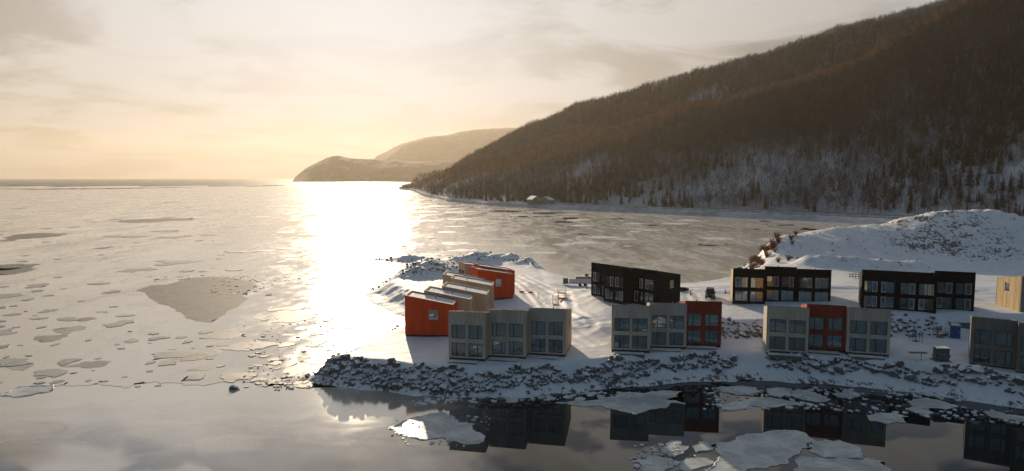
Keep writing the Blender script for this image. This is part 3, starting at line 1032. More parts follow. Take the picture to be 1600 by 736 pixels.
def make_window(parent, x0, x1, z0, z1, y, split, pale=None, orange=None, curtain=None, side=False, frame='frame'):
    """an opening in the facade plane y: frame with mullion, two panes, what hangs behind"""
    fw, fd = 0.07, 0.10
    yy0, yy1 = y + 0.05, y + 0.05 + fd
    xm = x0 + (x1 - x0) * split
    mb = MB()
    mb.box(x0, x0 + fw, yy0, yy1, z0, z1).box(x1 - fw, x1, yy0, yy1, z0, z1)
    mb.box(x0 + fw, x1 - fw, yy0, yy1, z0, z0 + fw).box(x0 + fw, x1 - fw, yy0, yy1, z1 - fw, z1)
    mb.box(xm - 0.05, xm + 0.05, yy0 - 0.02, yy1 - 0.002, z0 + fw, z1 - fw)
    wn_ = mb.build('window', M[frame], parent)
    for a, b in ((x0 + fw, xm - 0.05), (xm + 0.05, x1 - fw)):
        MB().box(a, b, y + 0.092, y + 0.108, z0 + fw, z1 - fw).build('pane', M['glass'], wn_)
    if pale is not None:
        a, b = ((x0 + fw, xm - 0.05), (xm + 0.05, x1 - fw))[pale]
        g_ = 0.075
        mb = MB()
        ya, yb = y + 0.035, y + 0.088
        zz0, zz1 = z0 + fw, z1 - fw
        mb.box(a, a + g_, ya, yb, zz0, zz1).box(b - g_, b, ya, yb, zz0, zz1)
        mb.box(a + g_, b - g_, ya, yb, zz0, zz0 + g_).box(a + g_, b - g_, ya, yb, zz1 - g_, zz1)
        mb.build('sash_frame', M['frame_pale'], wn_)
    if orange is not None:
        a, b, c, d_ = orange
        MB().box(x0 + (x1 - x0) * a, x0 + (x1 - x0) * b, y + 0.012, y + 0.032, z0 + (z1 - z0) * c, z0 + (z1 - z0) * d_).build('plywood_board', M['orange_ply'], wn_)
    if curtain is not None:
        a, b = ((x0 + fw, xm - 0.05), (xm + 0.05, x1 - fw))[curtain]
        mb = MB()
        n = 8
        for k in range(n):
            xa, xb = a + (b - a) * k / n, a + (b - a) * (k + 1) / n
            o_ = 0.30 + (k % 2) * 0.05
            mb.add([(xa, y + o_, z0), (xb, y + .65 - o_, z0), (xb, y + .65 - o_, z1), (xa, y + o_, z1)], [(0, 1, 2, 3)])
        mb.build('curtain', M['curtain'], wn_)
    return wn_


def unit(parent, xo, yo, W, D, hf, hb, wall, coping, style, r, side_win=(), back_slot=False, front=True, floor=0.0, plinth=True, frame='frame', side_wall=None):
    """one cabin: facade at local y = yo, roof falling to the back"""
    T = 0.22
    x0, x1, y0, y1 = xo + 0.004, xo + W - 0.004, yo, yo + D

    def top(y):
        return hf + (hb - hf) * (y - y0) / D
    zb = PL
    p_s, p_m = 0.42, 0.46
    ow = (W - 2 * p_s - p_m) / 2
    sill, oh, spand = zb + 0.22, 1.95, 0.62
    rows = [(sill, sill + oh), (sill + oh + spand, sill + 2 * oh + spand)]
    cols = [(x0 + p_s, x0 + p_s + ow), (x0 + p_s + ow + p_m, x1 - p_s)]
    mb = MB()
    zt = hf
    if front:
        for a, b in ((x0, cols[0][0]), (cols[0][1], cols[1][0]), (cols[1][1], x1)):
            mb.hexa([(a, y0, zb), (b, y0, zb), (b, y0 + T, zb), (a, y0 + T, zb), (a, y0, zt), (b, y0, zt), (b, y0 + T, top(y0 + T)), (a, y0 + T, top(y0 + T))])
        for a, b in cols:
            mb.box(a, b, y0, y0 + T, zb, rows[0][0]).box(a, b, y0, y0 + T, rows[0][1], rows[1][0])
            mb.hexa([(a, y0, rows[1][1]), (b, y0, rows[1][1]), (b, y0 + T, rows[1][1]), (a, y0 + T, rows[1][1]), (a, y0, zt), (b, y0, zt), (b, y0 + T, top(y0 + T)), (a, y0 + T, top(y0 + T))])
    else:
        mb.hexa([(x0, y0, zb), (x1, y0, zb), (x1, y0 + T, zb), (x0, y0 + T, zb), (x0, y0, zt), (x1, y0, zt), (x1, y0 + T, top(y0 + T)), (x0, y0 + T, top(y0 + T))])
    ya, yb = y0 + T, y1 - T
    sm_list = [MB(), MB()]
    for s, (a, b) in enumerate(((x0, x0 + T), (x1 - T, x1))):
        tgt = sm_list[s] if side_wall else mb
        holes = [h for h in side_win if h[0] == s]
        if not holes:
            tgt.hexa([(a, ya, zb), (b, ya, zb), (b, yb, zb), (a, yb, zb), (a, ya, top(ya)), (b, ya, top(ya)), (b, yb, top(yb)), (a, yb, top(yb))])
        else:
            _, h0, h1, z0, z1 = holes[0]
            h0, h1 = y0 + h0, y0 + h1
            for p, q, zz0, zz1 in ((ya, h0, zb, None), (h1, yb, zb, None), (h0, h1, zb, z0), (h0, h1, z1, None)):
                t0, t1 = (top(p), top(q)) if zz1 is None else (zz1, zz1)
                tgt.hexa([(a, p, zz0), (b, p, zz0), (b, q, zz0), (a, q, zz0), (a, p, t0), (b, p, t0), (b, q, t1), (a, q, t1)])
    mb.build('wall', M[wall], parent)
    mb = MB()
    # back wall with a slot window
    if back_slot:
        c0, c1, z0, z1 = x0 + W * 0.42, x0 + W * 0.58, zb + 2.5, zb + 4.2
        mb.box(x0, c0, yb, y1, zb, top(y1)).box(c1, x1, yb, y1, zb, top(y1)).box(c0, c1, yb, y1, zb, z0).box(c0, c1, yb, y1, z1, top(y1))
    else:
        mb.hexa([(x0, yb, zb), (x1, yb, zb), (x1, y1, zb), (x0, y1, zb), (x0, yb, top(yb)), (x1, yb, top(yb)), (x1, y1, top(y1)), (x0, y1, top(y1))])
    mb.build('back_wall', M[wall], parent)
    if side_wall:
        for q in sm_list:
            q.build('side_wall', M[side_wall], parent)
    if plinth:
        MB().box(x0 + .06, x1 - .06, y0 + .06, y1 - .06, -1.2, zb - 0.002).build('plinth', M['plinth'], parent)
    # roof deck with snow on it, coping round the edge
    rz = lambda y, o: top(y) + o
    rf = MB().hexa([(x0 + T, ya, rz(ya, -.42)), (x1 - T, ya, rz(ya, -.42)), (x1 - T, yb, rz(yb, -.42)), (x0 + T, yb, rz(yb, -.42)),
                    (x0 + T, ya, rz(ya, -.22)), (x1 - T, ya, rz(ya, -.22)), (x1 - T, yb, rz(yb, -.22)), (x0 + T, yb, rz(yb, -.22))]).build('roof', M['plinth'], parent)
    nx, ny = 6, 9
    g1, g2 = np.meshgrid(np.linspace(x0 + T + .01, x1 - T - .01, nx), np.linspace(ya + .01, yb - .01, ny))
    sz_ = np.array([top(v) for v in g2.ravel()]).reshape(g2.shape) - 0.09 + fbm(g1 * 0.7 + r.uniform(0, 50), g2 * 0.7, 3, 7) * 0.10
    link('snow_cover', grid_mesh('snow_cover', g1, g2, sz_, M['snow']), rf)
    mb = MB()
    for a, b in ((x0 - .03, x0 + T + .02), (x1 - T - .02, x1 + .03)):
        mb.hexa([(a, y0 + T, top(y0 + T) + .002), (b, y0 + T, top(y0 + T) + .002), (b, yb, top(yb) + .002), (a, yb, top(yb) + .002),
                 (a, y0 + T, top(y0 + T) + .07), (b, y0 + T, top(y0 + T) + .07), (b, yb, top(yb) + .07), (a, yb, top(yb) + .07)])
    for p, q in ((y0 - .03, y0 + T), (yb, y1 + .03)):
        mb.hexa([(x0 - .03, p, top(p) + .002 + (0.01 if p < y0 else 0)), (x1 + .03, p, top(p) + .002 + (0.01 if p < y0 else 0)), (x1 + .03, q, top(q) + .002), (x0 - .03, q, top(q) + .002),
                 (x0 - .03, p, top(p) + .07), (x1 + .03, p, top(p) + .07), (x1 + .03, q, top(q) + .07), (x0 - .03, q, top(q) + .07)])
    mb.build('coping', M[coping], parent)
    vx, vy = xo + W * r.uniform(.35, .65), y0 + D * r.uniform(.3, .6)
    MB().tube((vx, vy, top(vy) - .3), (vx, vy, top(vy) + .35), 0.07, 0.07, 8).build('vent_pipe', M['steel'], rf)
    if front:
        # inside: floor and a partition, so that the glass has a room behind it
        MB().box(x0 + T + .02, x1 - T - .02, y0 + T + .02, y0 + .72, sill + oh + .1, sill + oh + .4).build('floor_slab', M['room'], parent)
        pd = r.uniform(.75, 1.9)
        MB().box(x0 + T + .02, x1 - T - .02, y0 + pd + .02, y0 + pd + .12, zb + .02, hb - .6).build('partition', M[r.choice(('room', 'room', 'curtain'))], parent)
        for ri, (z0, z1) in enumerate(rows):
            for ci, (a, b) in enumerate(cols):
                st = style(ri, ci, r)
                make_window(parent, a, b, z0, z1, y0, frame=frame, **st)
    for s, h0, h1, z0, z1 in side_win:
        hw = Empty_side(parent, s, x0, x1, y0 + h0, y0 + h1, z0, z1)
    if back_slot:
        c0, c1, z0, z1 = x0 + W * 0.42, x0 + W * 0.58, zb + 2.5, zb + 4.2
        mb = MB()
        mb.box(c0, c0 + .06, y1 - .16, y1 - .06, z0, z1).box(c1 - .06, c1, y1 - .16, y1 - .06, z0, z1).box(c0 + .06, c1 - .06, y1 - .16, y1 - .06, z0, z0 + .06).box(c0 + .06, c1 - .06, y1 - .16, y1 - .06, z1 - .06, z1)
        wn_ = mb.build('window', M['frame'], parent)
        MB().box(c0 + .06, c1 - .06, y1 - .12, y1 - .10, z0 + .06, z1 - .06).build('pane', M['glass'], wn_)
        MB().box(c0 + .06, c1 - .06, y1 - .20, y1 - .18, z0 + .06, z1 - .06).build('blind', M['room'], wn_)


def Empty_side(parent, s, x0, x1, h0, h1, z0, z1):
    """window in a side wall"""
    xs = (x0 + .05, x0 + .15) if s == 0 else (x1 - .15, x1 - .05)
    fw = 0.08
    mb = MB()
    mb.box(*xs, h0, h0 + fw, z0, z1).box(*xs, h1 - fw, h1, z0, z1).box(*xs, h0 + fw, h1 - fw, z0, z0 + fw).box(*xs, h0 + fw, h1 - fw, z1 - fw, z1)
    wn_ = mb.build('window', M['frame_pale'], parent)
    xm = (xs[0] + xs[1]) / 2
    MB().box(xm - .01, xm + .01, h0 + fw, h1 - fw, z0 + fw, z1 - fw).build('pane', M['glass'], wn_)
    o_ = .25 if s == 0 else -.25
    MB().box(xm + o_ - .01, xm + o_ + .01, h0 - .1, h1 + .1, z0 - .1, z1 + .1).build('blind', M['curtain'], wn_)
    xa, xb = (x0 - .05, x0 + .04) if s == 0 else (x1 - .04, x1 + .05)
    MB().box(xa, xb, h0 - .03, h1 + .03, z0 - .05, z0 - .004).build('sill', M['frame_pale'], wn_)


def block(label, loc, rot, units, D=7.7, hf=6.95, hb=5.5, name='cabin_block', style=None, seed=1, decks=True, **kw):
    root = empty(name, loc, R(rot))
    tag(root, label, 'cabin block', 'blocks of attached two storey cabins')
    r = random.Random(seed)
    x = 0.0
    for i, un in enumerate(units):
        un = dict(un)
        W = un.pop('w', 5.4)
        so = un.pop('set', 0.0)
        c = un.pop('c')
        cp = un.pop('cp', 'coping')
        st = un.pop('style', style)
        a = dict(kw)
        a.update(un)
        dh = a.pop('dh', 0.0)
        unit(root, x, so, W, D, hf + dh, hb + dh, c, cp, st, r, **a)
        if decks and a.get('front', True):
            dk = MB().box(x + .3, x + W - .9, so - 1.7, so - .1, -.30, 0.06).build('deck', M['wood'], root)
            g1, g2 = np.meshgrid(np.linspace(x + .28, x + W - .88, 7), np.linspace(so - 1.66, so - .1, 5))
            link('snow_cover', grid_mesh('snow_cover', g1, g2, 0.13 + fbm(g1 + i * 9, g2, 3, 3) * .10, M['snow']), dk)
        x += W
    return root


def st_grey(ri, ci, r):
    return dict(split=r.choice((.34, .38, .64, .66)), curtain=r.choice((None, None, 0, 1)))


def st_left(ri, ci, r):
    return dict(split=.36, curtain=0 if (ri == 1 and r.random() < .6) else None)


def st_black(ri, ci, r):
    s = r.choice((0, 1))
    return dict(split=.42 if s == 0 else .58, pale=s, curtain=r.choice((None, None, 0, 1)))


def st_orange(ri, ci, r):
    d_ = st_black(ri, ci, r)
    if ci == 1:
        d_.update(split=.42, pale=0, orange=(.48, .97, .03, .97) if ri else (.48, .97, .35, .97), curtain=None)
    return d_


def st_orange2(ri, ci, r):
    d_ = st_black(ri, ci, r)
    if ci == 0:
        d_.update(split=.58, pale=1, orange=(.04, .5, .03, .5) if ri else (.04, .5, .55, .97), curtain=None)
    return d_


block('grey weathered block in front, warm wood end wall, beside the orange red cabin', (-9.0, 95.3, 3.1), -11.5,
      [dict(c='grey', set=0, w=5.35), dict(c='grey', set=2.3, w=5.35), dict(c='grey', set=4.6, w=5.4, side_win=((1, 4.6, 5.1, 3.2, 5.0),))],
      seed=3, style=st_grey, side_wall='tan')
block('grey block with one red brown cabin at its right end, below the black sloping block', (14.7, 99.4, 3.2), -8,
      [dict(c='grey', set=0, w=5.65), dict(c='grey', set=2.8, w=5.5), dict(c='redbrown', set=5.0, w=5.4, cp='coping_dark')], seed=4, style=st_left)
block('grey block with a red brown cabin in the middle', (37.5, 99.1, 3.15), -17,
      [dict(c='grey', set=0, w=5.75), dict(c='redbrown', set=3.2, w=5.4, cp='coping_dark'), dict(c='grey', set=2.3, w=5.7)], seed=5, style=st_left)
block('brown grey block cut by the right edge of the picture', (62.8, 92.0, 3.2), -33,
      [dict(c='greydark', set=0, w=5.1), dict(c='greydark', set=-1.6, w=5.1), dict(c='greydark', set=-3.2, w=5.1)], seed=6, style=st_grey, hf=6.75)
sB = ((1, 4.4, 5.7, 3.2, 4.6),)
kwb = dict(frame='frame', decks=False, style=st_black)
ox, oy = 21.4, 128.3
c_, s_ = math.cos(R(-50)), math.sin(R(-50))
o_ = Vector((ox, oy, 4.75)) - Vector((c_, s_, 0)) * 10.8
block('black block turned aside, its end wall with a small window sloping right', o_, -50,
      [dict(c='black', set=2.2, cp='coping_dark'), dict(c='black', set=0, cp='coping_dark'), dict(c='black', set=2.3, cp='coping_dark', side_win=sB)], seed=8, hf=6.9, **kwb)
block('black block with orange panels in its windows, behind the middle grey block', (41.2, 126.2, 5.35), -15,
      [dict(c='black', set=0, w=5.8, cp='coping_dark', style=st_orange, side_wall='cream'), dict(c='black', set=2.6, w=5.6, cp='coping_dark', style=st_orange2, dh=.25, side_wall='cream'),
       dict(c='black', set=2.4, w=5.9, cp='coping_dark', side_wall='cream')], seed=9, hf=6.65, **kwb)
block('plain black block at the foot of the spoil mound', (60.6, 117.2, 6.05), -24,
      [dict(c='black', set=0, w=5.45, cp='coping_dark'), dict(c='black', set=-.1, w=5.8, cp='coping_dark'), dict(c='black', set=3.4, w=5.9, cp='coping_dark')], seed=10, hf=6.95, **kwb)
cab = block('new pale wood cabin at the right edge beyond the black blocks', (86.4, 114.6, 5.4), -6,
            [dict(c='greydark', set=0, w=5.4, side_win=((0, 3.3, 4.5, 3.6, 5.2),)), dict(c='greydark', set=1.5, w=5.4)], seed=11, hf=6.8, hb=5.6, D=7.0,
            style=st_grey, decks=False, side_wall='cream')
# vertical planks on the side of the pale cabin
r = random.Random(4)
y = 0.24
while y < 6.7:
    wd = r.uniform(.35, .75)
    y2 = min(y + wd, 6.76)
    for z0, z1 in (((PL, 3.55), (5.25, None)) if (y < 4.5 and y2 > 3.3) else ((PL, None),)):
        t0 = 6.8 - 1.2 * y / 7.0 - .02
        t1 = 6.8 - 1.2 * y2 / 7.0 - .02
        pr = 0.004 + r.uniform(.012, .05)
        MB().hexa([(.004 - pr, y + .015, z0), (.003, y + .015, z0), (.003, y2 - .015, z0), (.004 - pr, y2 - .015, z0),
                   (.004 - pr, y + .015, z1 or t0), (.003, y + .015, z1 or t0), (.003, y2 - .015, z1 or t1), (.004 - pr, y2 - .015, z1 or t1)]).build('plank', M['cream'], cab)
    y = y2

# the group on the left faces the open sea
kwl = dict(decks=False, style=st_left, back_slot=True, D=7.9, hf=6.75, hb=5.3)


def far_origin(near_hi, rot, W, n):
    """facade corner nearest the camera -> block origin (far end)"""
    c, s = math.cos(R(rot)), math.sin(R(rot))
    return (near_hi[0] - c * W * n, near_hi[1] - s * W * n, 3.1)


sw1 = ((1, 3.9, 5.4, 2.9, 4.4),)
block('stepped block of two tan cabins and an orange red one nearest the shore', far_origin((-17.4, 109.4), -94, 4.9, 3), -94,
      [dict(c='tan', w=4.9, set=4.4), dict(c='tan', w=4.9, set=2.2), dict(c='red', w=4.9, set=0, side_win=sw1)], seed=12, **kwl)
block('pair of tan cabins in the middle of the row facing the sea', far_origin((-11.6 - 2.2, 128.4), -92, 4.9, 2), -92,
      [dict(c='tan', w=4.9, set=0), dict(c='tan', w=4.9, set=2.2)], seed=13, **kwl)
sw2 = ((1, 4.0, 5.3, 2.9, 4.4),)
block('farthest block of the sea facing row, two orange red cabins and one tan', far_origin((-7.2, 141.2), -70, 4.9, 3), -70,
      [dict(c='tan', w=4.9, set=0), dict(c='red', w=4.9, set=2.2, side_wall='red'), dict(c='red', w=4.9, set=0, side_win=sw2)], seed=14, **kwl)

# ------------------------------------------------------------------ riprap
rock_meshes = []
for k in range(14):
    bm = bmesh.new()
    r = random.Random(100 + k)
    sx, sy, sz2 = r.uniform(.8, 1.25), r.uniform(.7, 1.1), r.uniform(.55, .85)
    for j in range(21):
        v = Vector((r.gauss(0, 1), r.gauss(0, 1), r.gauss(0, 1))).normalized() * r.uniform(.45, .54)
        bm.verts.new((v.x * sx, v.y * sy, v.z * sz2))
    res = bmesh.ops.convex_hull(bm, input=bm.verts[:])
    bmesh.ops.delete(bm, geom=[g_ for g_ in res['geom_interior'] if isinstance(g_, bmesh.types.BMVert)], context='VERTS')
    me = bpy.data.meshes.new('rock')
    bm.to_mesh(me)
    bm.free()
    me.materials.append(M['stone'])
    rock_meshes.append(me)
rock_np = []
for me in rock_meshes:
    rock_np.append((np.array([v.co[:] for v in me.vertices]), [tuple(p.vertices) for p in me.polygons]))


def scatter(n, gen, rmin, rmax, seed, pack=0.80, big=1.0):
    """dart throwing of stones of different size"""
    r = random.Random(seed)
    out, cell = [], {}
    for k in range(n):
        p = gen(r)
        if p is None:
            continue
        x, y = p
        rad = (rmin + (rmax - rmin) * r.random() ** 1.7) * 0.5
        ci, cj = int(x // 2), int(y // 2)
        ok = True
        for a in (-1, 0, 1):
            for b in (-1, 0, 1):
                for (x2, y2, r2) in cell.get((ci + a, cj + b), ()):
                    if (x - x2) ** 2 + (y - y2) ** 2 < ((rad + r2) * pack) ** 2:
                        ok = False
                        break
                if not ok:
                    break
            if not ok:
                break
        if ok:
            cell.setdefault((ci, cj), []).append((x, y, rad))
            out.append((x, y, rad))
    return out


def revetment(name, label, cat, stones, limit=300, sink=0.08, seed=1):
    r = random.Random(seed)
    xs = np.array([s[0] for s in stones])
    ys = np.array([s[1] for s in stones])
    zs = land_z(xs, ys)[0]
    root = empty(name, (float(xs.mean()), float(ys.mean()), 0))
    tag(root, label, cat)
    order = sorted(range(len(stones)), key=lambda i: -stones[i][2])
    rest = MB()
    for k, i in enumerate(order):
        x, y, rad = stones[i]
        s_ = rad * 2 * 1.1
        loc = Vector((x, y, float(zs[i]) + rad * (0.55 - sink))) - root.location
        rot = Matrix.Rotation(r.uniform(0, 6.28), 4, 'Z') @ Matrix.Rotation(r.uniform(-.45, .45), 4, 'X') @ Matrix.Rotation(r.uniform(-.3, .3), 4, 'Y')
        kk = r.randrange(len(rock_meshes))
        if k < limit:
            o = link('rock', rock_meshes[kk], root)
            o.location = loc
            o.rotation_euler = rot.to_euler()
            o.scale = (s_, s_, s_)
        else:
            co = rock_np[kk][0] @ np.array(rot.to_3x3()).T * s_ + np.array(loc)
            rest.add(co.tolist(), rock_np[kk][1])
    if rest.v:
        rest.build('small_rocks', M['stone'], root)["kind"] = 'stuff'
    return root


def along(poly, r):
    L = [math.dist(poly[i], poly[i + 1]) for i in range(len(poly) - 1)]
    t = r.uniform(0, sum(L))
    for i, l in enumerate(L):
        if t <= l:
            a, b = poly[i], poly[i + 1]
            q = t / l
            e = Vector((b[0] - a[0], b[1] - a[1])).normalized()
            return Vector((a[0] + (b[0] - a[0]) * q, a[1] + (b[1] - a[1]) * q)), Vector((-e.y, e.x))
        t -= l
    return None, None


front1 = [(-29.0, 95.4), (-24, 92.6), (-21, 91.5), (-13.7, 89), (-8.4, 88), (0, 87.7), (8.7, 90.2), (17.8, 92.7), (27.5, 95.2), (33, 95.6)]
front2 = [(36.5, 95.3), (41.4, 93.9), (49, 92.6), (55, 89.6), (59, 87.3), (64, 83.3), (75, 76), (84, 71.6)]
leftedge = [(-29, 95.5), (-29.3, 98), (-27.2, 104), (-24.2, 113), (-21.8, 123), (-20.8, 132)]


def band(poly, lo, hi):
    def gen(r):
        p, nrm = along(poly, r)
        if p is None:
            return None
        lo_, hi_ = lo(p.x), hi(p.x)
        d_ = lo_ + (hi_ - lo_) * r.random()
        q = p + nrm * d_
        return (q.x, q.y)
    return gen


st1 = scatter(9000, band(front1, lambda x: 1.0 + 0.6 * (x > -2) + 0.5 * (x > 20), lambda x: 3.5 + .3 * math.sin(x * .5) + .3 * math.sin(x * 1.3)), .5, 1.6, 1, .64)
revetment('rock_revetment', 'long bank of snow dusted boulders below the grey block and the shore point', 'rock revetment', st1, seed=2)
st2 = scatter(6000, band(front2, lambda x: 1.9, lambda x: 3.5 + .4 * math.sin(x * .35) + .3 * math.sin(x * 1.1)), .5, 1.65, 3, .66)
revetment('rock_revetment', 'bank of snow capped boulders along the right shore below the red brown cabin', 'rock revetment', st2, seed=4)
st3 = scatter(1100, band(leftedge[::-1], lambda x: -4.4, lambda x: -.4), .3, .9, 5)
st3 = [s for s in st3]
revetment('rock_edge', 'low line of small stones edging the snow left of the orange red cabin', 'rocks', st3, seed=6)
st4 = scatter(500, lambda r: (r.uniform(33, 41.5), 110.2 + r.gauss(0, 1.0)), .4, 1.2, 7)
revetment('rock_bank', 'dark boulders on the terrace bank between the two middle blocks', 'rocks', st4[:60], seed=8)
st5 = scatter(500, lambda r: (r.uniform(58, 70), 110.4 + r.gauss(0, .9)), .4, 1.3, 9)
revetment('rock_bank', 'dark boulders on the terrace bank below the plain black block', 'rocks', st5[:70], seed=10)
st6 = scatter(400, lambda r: (r.uniform(58, 80), r.uniform(186, 216)), .5, 1.5, 11, 1.3)
st6 = [s for s in st6 if 0.1 < lz(s[0], s[1]) < 4.5][:70]
revetment('shore_rocks', 'scattered dark rocks on the bay shore left of the spoil mound', 'rocks', st6, seed=12)


def loose(name, label, gen, n, rmin, rmax, seed, test):
    s = scatter(n, gen, rmin, rmax, seed, 1.2)
    xs, ys = np.array([k[0] for k in s]), np.array([k[1] for k in s])
    zs = land_z(xs, ys)[0]
    r = random.Random(seed)
    mb = MB()
    for (x, y, rad), zz_ in zip(s, zs):
        if not test(x, y, zz_):
            continue
        kk = r.randrange(14)
        a = r.uniform(0, 6.28)
        m3 = np.array([[math.cos(a), -math.sin(a), 0], [math.sin(a), math.cos(a), 0], [0, 0, 1]])
        mb.add((rock_np[kk][0] @ m3.T * rad * 2 + np.array([x, y, zz_ + rad * .3])).tolist(), rock_np[kk][1])
    o = mb.build(name, M['stone'])
    tag(o, label, 'stones', kind='stuff')


loose('loose_stones', 'loose stones and clods strewn over the spoil mound', lambda r: (r.uniform(74, 190), r.uniform(165, 212)), 420, .2, .7, 21, lambda x, y, zz_: zz_ > 6.5)
loose('loose_stones', 'rubble poking through the snow heaps at the tip of the land', lambda r: (r.uniform(-50, 16), r.uniform(170, 240)), 1500, .25, 1.0, 22,
      lambda x, y, zz_: zz_ > 3.9 or (0 < zz_ < 1.2))

# ------------------------------------------------------------------ ice floes


def floe(pts_px, label, mat='floe', rim=True, th=0.05, amp=0.14, depth=3, seed=1, group=None, z=0.0, pts=None, cat='ice floe'):
    w_ = pts if pts is not None else [ground_at(x, y) for x, y in pts_px]
    area = sum(w_[i][0] * w_[(i + 1) % len(w_)][1] - w_[(i + 1) % len(w_)][0] * w_[i][1] for i in range(len(w_)))
    if area < 0:
        w_ = w_[::-1]
    ol = roughen(w_, amp, depth, True, seed)
    cx, cy = sum(p.x for p in ol) / len(ol), sum(p.y for p in ol) / len(ol)
    root = empty('ice_floe', (cx, cy, z))
    tag(root, label, cat, group)
    n = len(ol)
    bm = bmesh.new()
    tv = [bm.verts.new((p.x - cx, p.y - cy, th)) for p in ol]
    bv = [bm.verts.new((p.x - cx, p.y - cy, -0.3 if z == 0 else 0.0)) for p in ol]
    f = bm.faces.new(tv)
    for i in range(n):
        bm.faces.new((bv[i], bv[(i + 1) % n], tv[(i + 1) % n], tv[i]))
    bmesh.ops.triangulate(bm, faces=[f])
    me = bpy.data.meshes.new('ice_slab')
    bm.to_mesh(me)
    bm.free()
    me.materials.append(M[mat])
    link('ice_slab', me, root)
    if rim:
        r = random.Random(seed + 50)
        vs_, fs_ = [], []
        size = math.sqrt(abs(area) / 2)
        for i, p in enumerate(ol):
            a, b = ol[i - 1], ol[(i + 1) % n]
            e = (b - a)
            nrm = Vector((-e.y, e.x)).normalized() if e.length > 0 else Vector((0, 1))
            wdt = min(0.30, 0.035 * size) * r.uniform(.2, 1.5)
            hh_ = r.uniform(.01, .08)
            q1, q2, q3 = p + nrm * 0.02, p + nrm * (0.02 + wdt * .5), p + nrm * (0.02 + wdt)
            vs_ += [(q1.x - cx, q1.y - cy, th - .01), (q2.x - cx, q2.y - cy, th + hh_), (q3.x - cx, q3.y - cy, th - .01)]
        for i in range(n):
            j = (i + 1) % n
            fs_ += [(3 * i, 3 * j, 3 * j + 1, 3 * i + 1), (3 * i + 1, 3 * j + 1, 3 * j + 2, 3 * i + 2)]
        MB().add(vs_, fs_).build('raised_rim', M['floe_rim'], root)
    return root


floe([(608, 668), (628, 659), (652, 651), (672, 646), (694, 644), (712, 652), (716, 660), (742, 663), (738, 672), (757, 686), (748, 694), (718, 692), (690, 684),
      (664, 688), (640, 684), (622, 680)], 'large pale floe in front of the grey block, over its reflection', seed=2, amp=.12)
floe([(868, 630), (905, 626), (940, 620), (985, 613), (1030, 611), (1066, 612), (1060, 620), (1040, 624), (1072, 632), (1040, 638), (1012, 641), (994, 648), (972, 643), (938, 634), (900, 634)],
     'long thin floe drifting off the shore below the grey and red brown block', seed=3, amp=.12)
floe([(1108, 694), (1150, 683), (1190, 678), (1226, 672), (1256, 676), (1276, 690), (1268, 700), (1240, 712), (1232, 726), (1190, 732), (1150, 744), (1112, 752), (1098, 735), (1120, 716)],
     'biggest smooth grey floe at the lower edge of the picture', seed=4, amp=.10)
floe([(1262, 704), (1280, 690), (1312, 688), (1344, 700), (1352, 712), (1326, 716), (1290, 716)], 'broken white plate right of the biggest floe', seed=5)
floe([(1246, 716), (1300, 720), (1352, 716), (1382, 722), (1388, 748), (1330, 762), (1260, 752), (1238, 734)], 'rough grey plate at the lower edge, right of the biggest floe', seed=6)
floe([(1000, 722), (1020, 712), (1046, 716), (1060, 728), (1040, 740), (1004, 738)], 'small plate at the left end of the big floe cluster', seed=7)
floe([(1036, 700), (1044, 691), (1066, 690), (1076, 698), (1068, 710), (1048, 714), (1034, 708)], 'rounded white plate left of the biggest floe', seed=8)
floe([(1062, 722), (1084, 712), (1106, 716), (1102, 730), (1080, 738), (1062, 734)], 'cracked plate squeezed against the biggest floe', seed=9)
floe([(1082, 698), (1100, 690), (1120, 692), (1112, 704), (1090, 708)], 'small tilted plate touching the biggest floe from the left', seed=19)
floe([(1112, 606), (1140, 604), (1178, 606), (1192, 614), (1172, 618), (1130, 614)], 'flat floe close to the snow gap between the boulder banks', seed=10)
floe([(1196, 608), (1224, 606), (1242, 612), (1232, 618), (1200, 617)], 'small floe under the middle block shore, beside the flat floe', seed=11)
floe([(1236, 612), (1262, 610), (1292, 620), (1290, 628), (1262, 626), (1240, 620)], 'pointed floe below the boulders under the middle block', seed=12)
floe([(1124, 634), (1150, 628), (1180, 622), (1226, 626), (1266, 630), (1256, 634), (1200, 637), (1170, 634), (1146, 642), (1128, 640)], 'ragged double floe off the middle block shore', seed=13)
floe([(1300, 616), (1318, 608), (1334, 612), (1342, 620), (1316, 622)], 'triangular floe off the shore below the grey right cabin', seed=14)
floe([(1354, 650), (1376, 645), (1398, 646), (1420, 652), (1416, 660), (1382, 662), (1360, 658)], 'oval floe alone on the dark reflection', seed=15)
floe([(1416, 628), (1446, 622), (1486, 632), (1488, 638), (1452, 640), (1424, 634)], 'wide oval floe off the right shore', seed=16)
floe([(1420, 640), (1430, 636), (1452, 642), (1454, 648), (1434, 646)], 'little floe just before the wide oval one', seed=17)
floe([(1536, 644), (1548, 640), (1572, 648), (1610, 652), (1610, 658), (1570, 656), (1545, 650)], 'long floe cut by the right edge of the picture', seed=18)
floe([(0, 619), (22, 607), (50, 604), (84, 607), (70, 614), (20, 621)], 'pinkish floe with a raised rim at the left edge', seed=20)
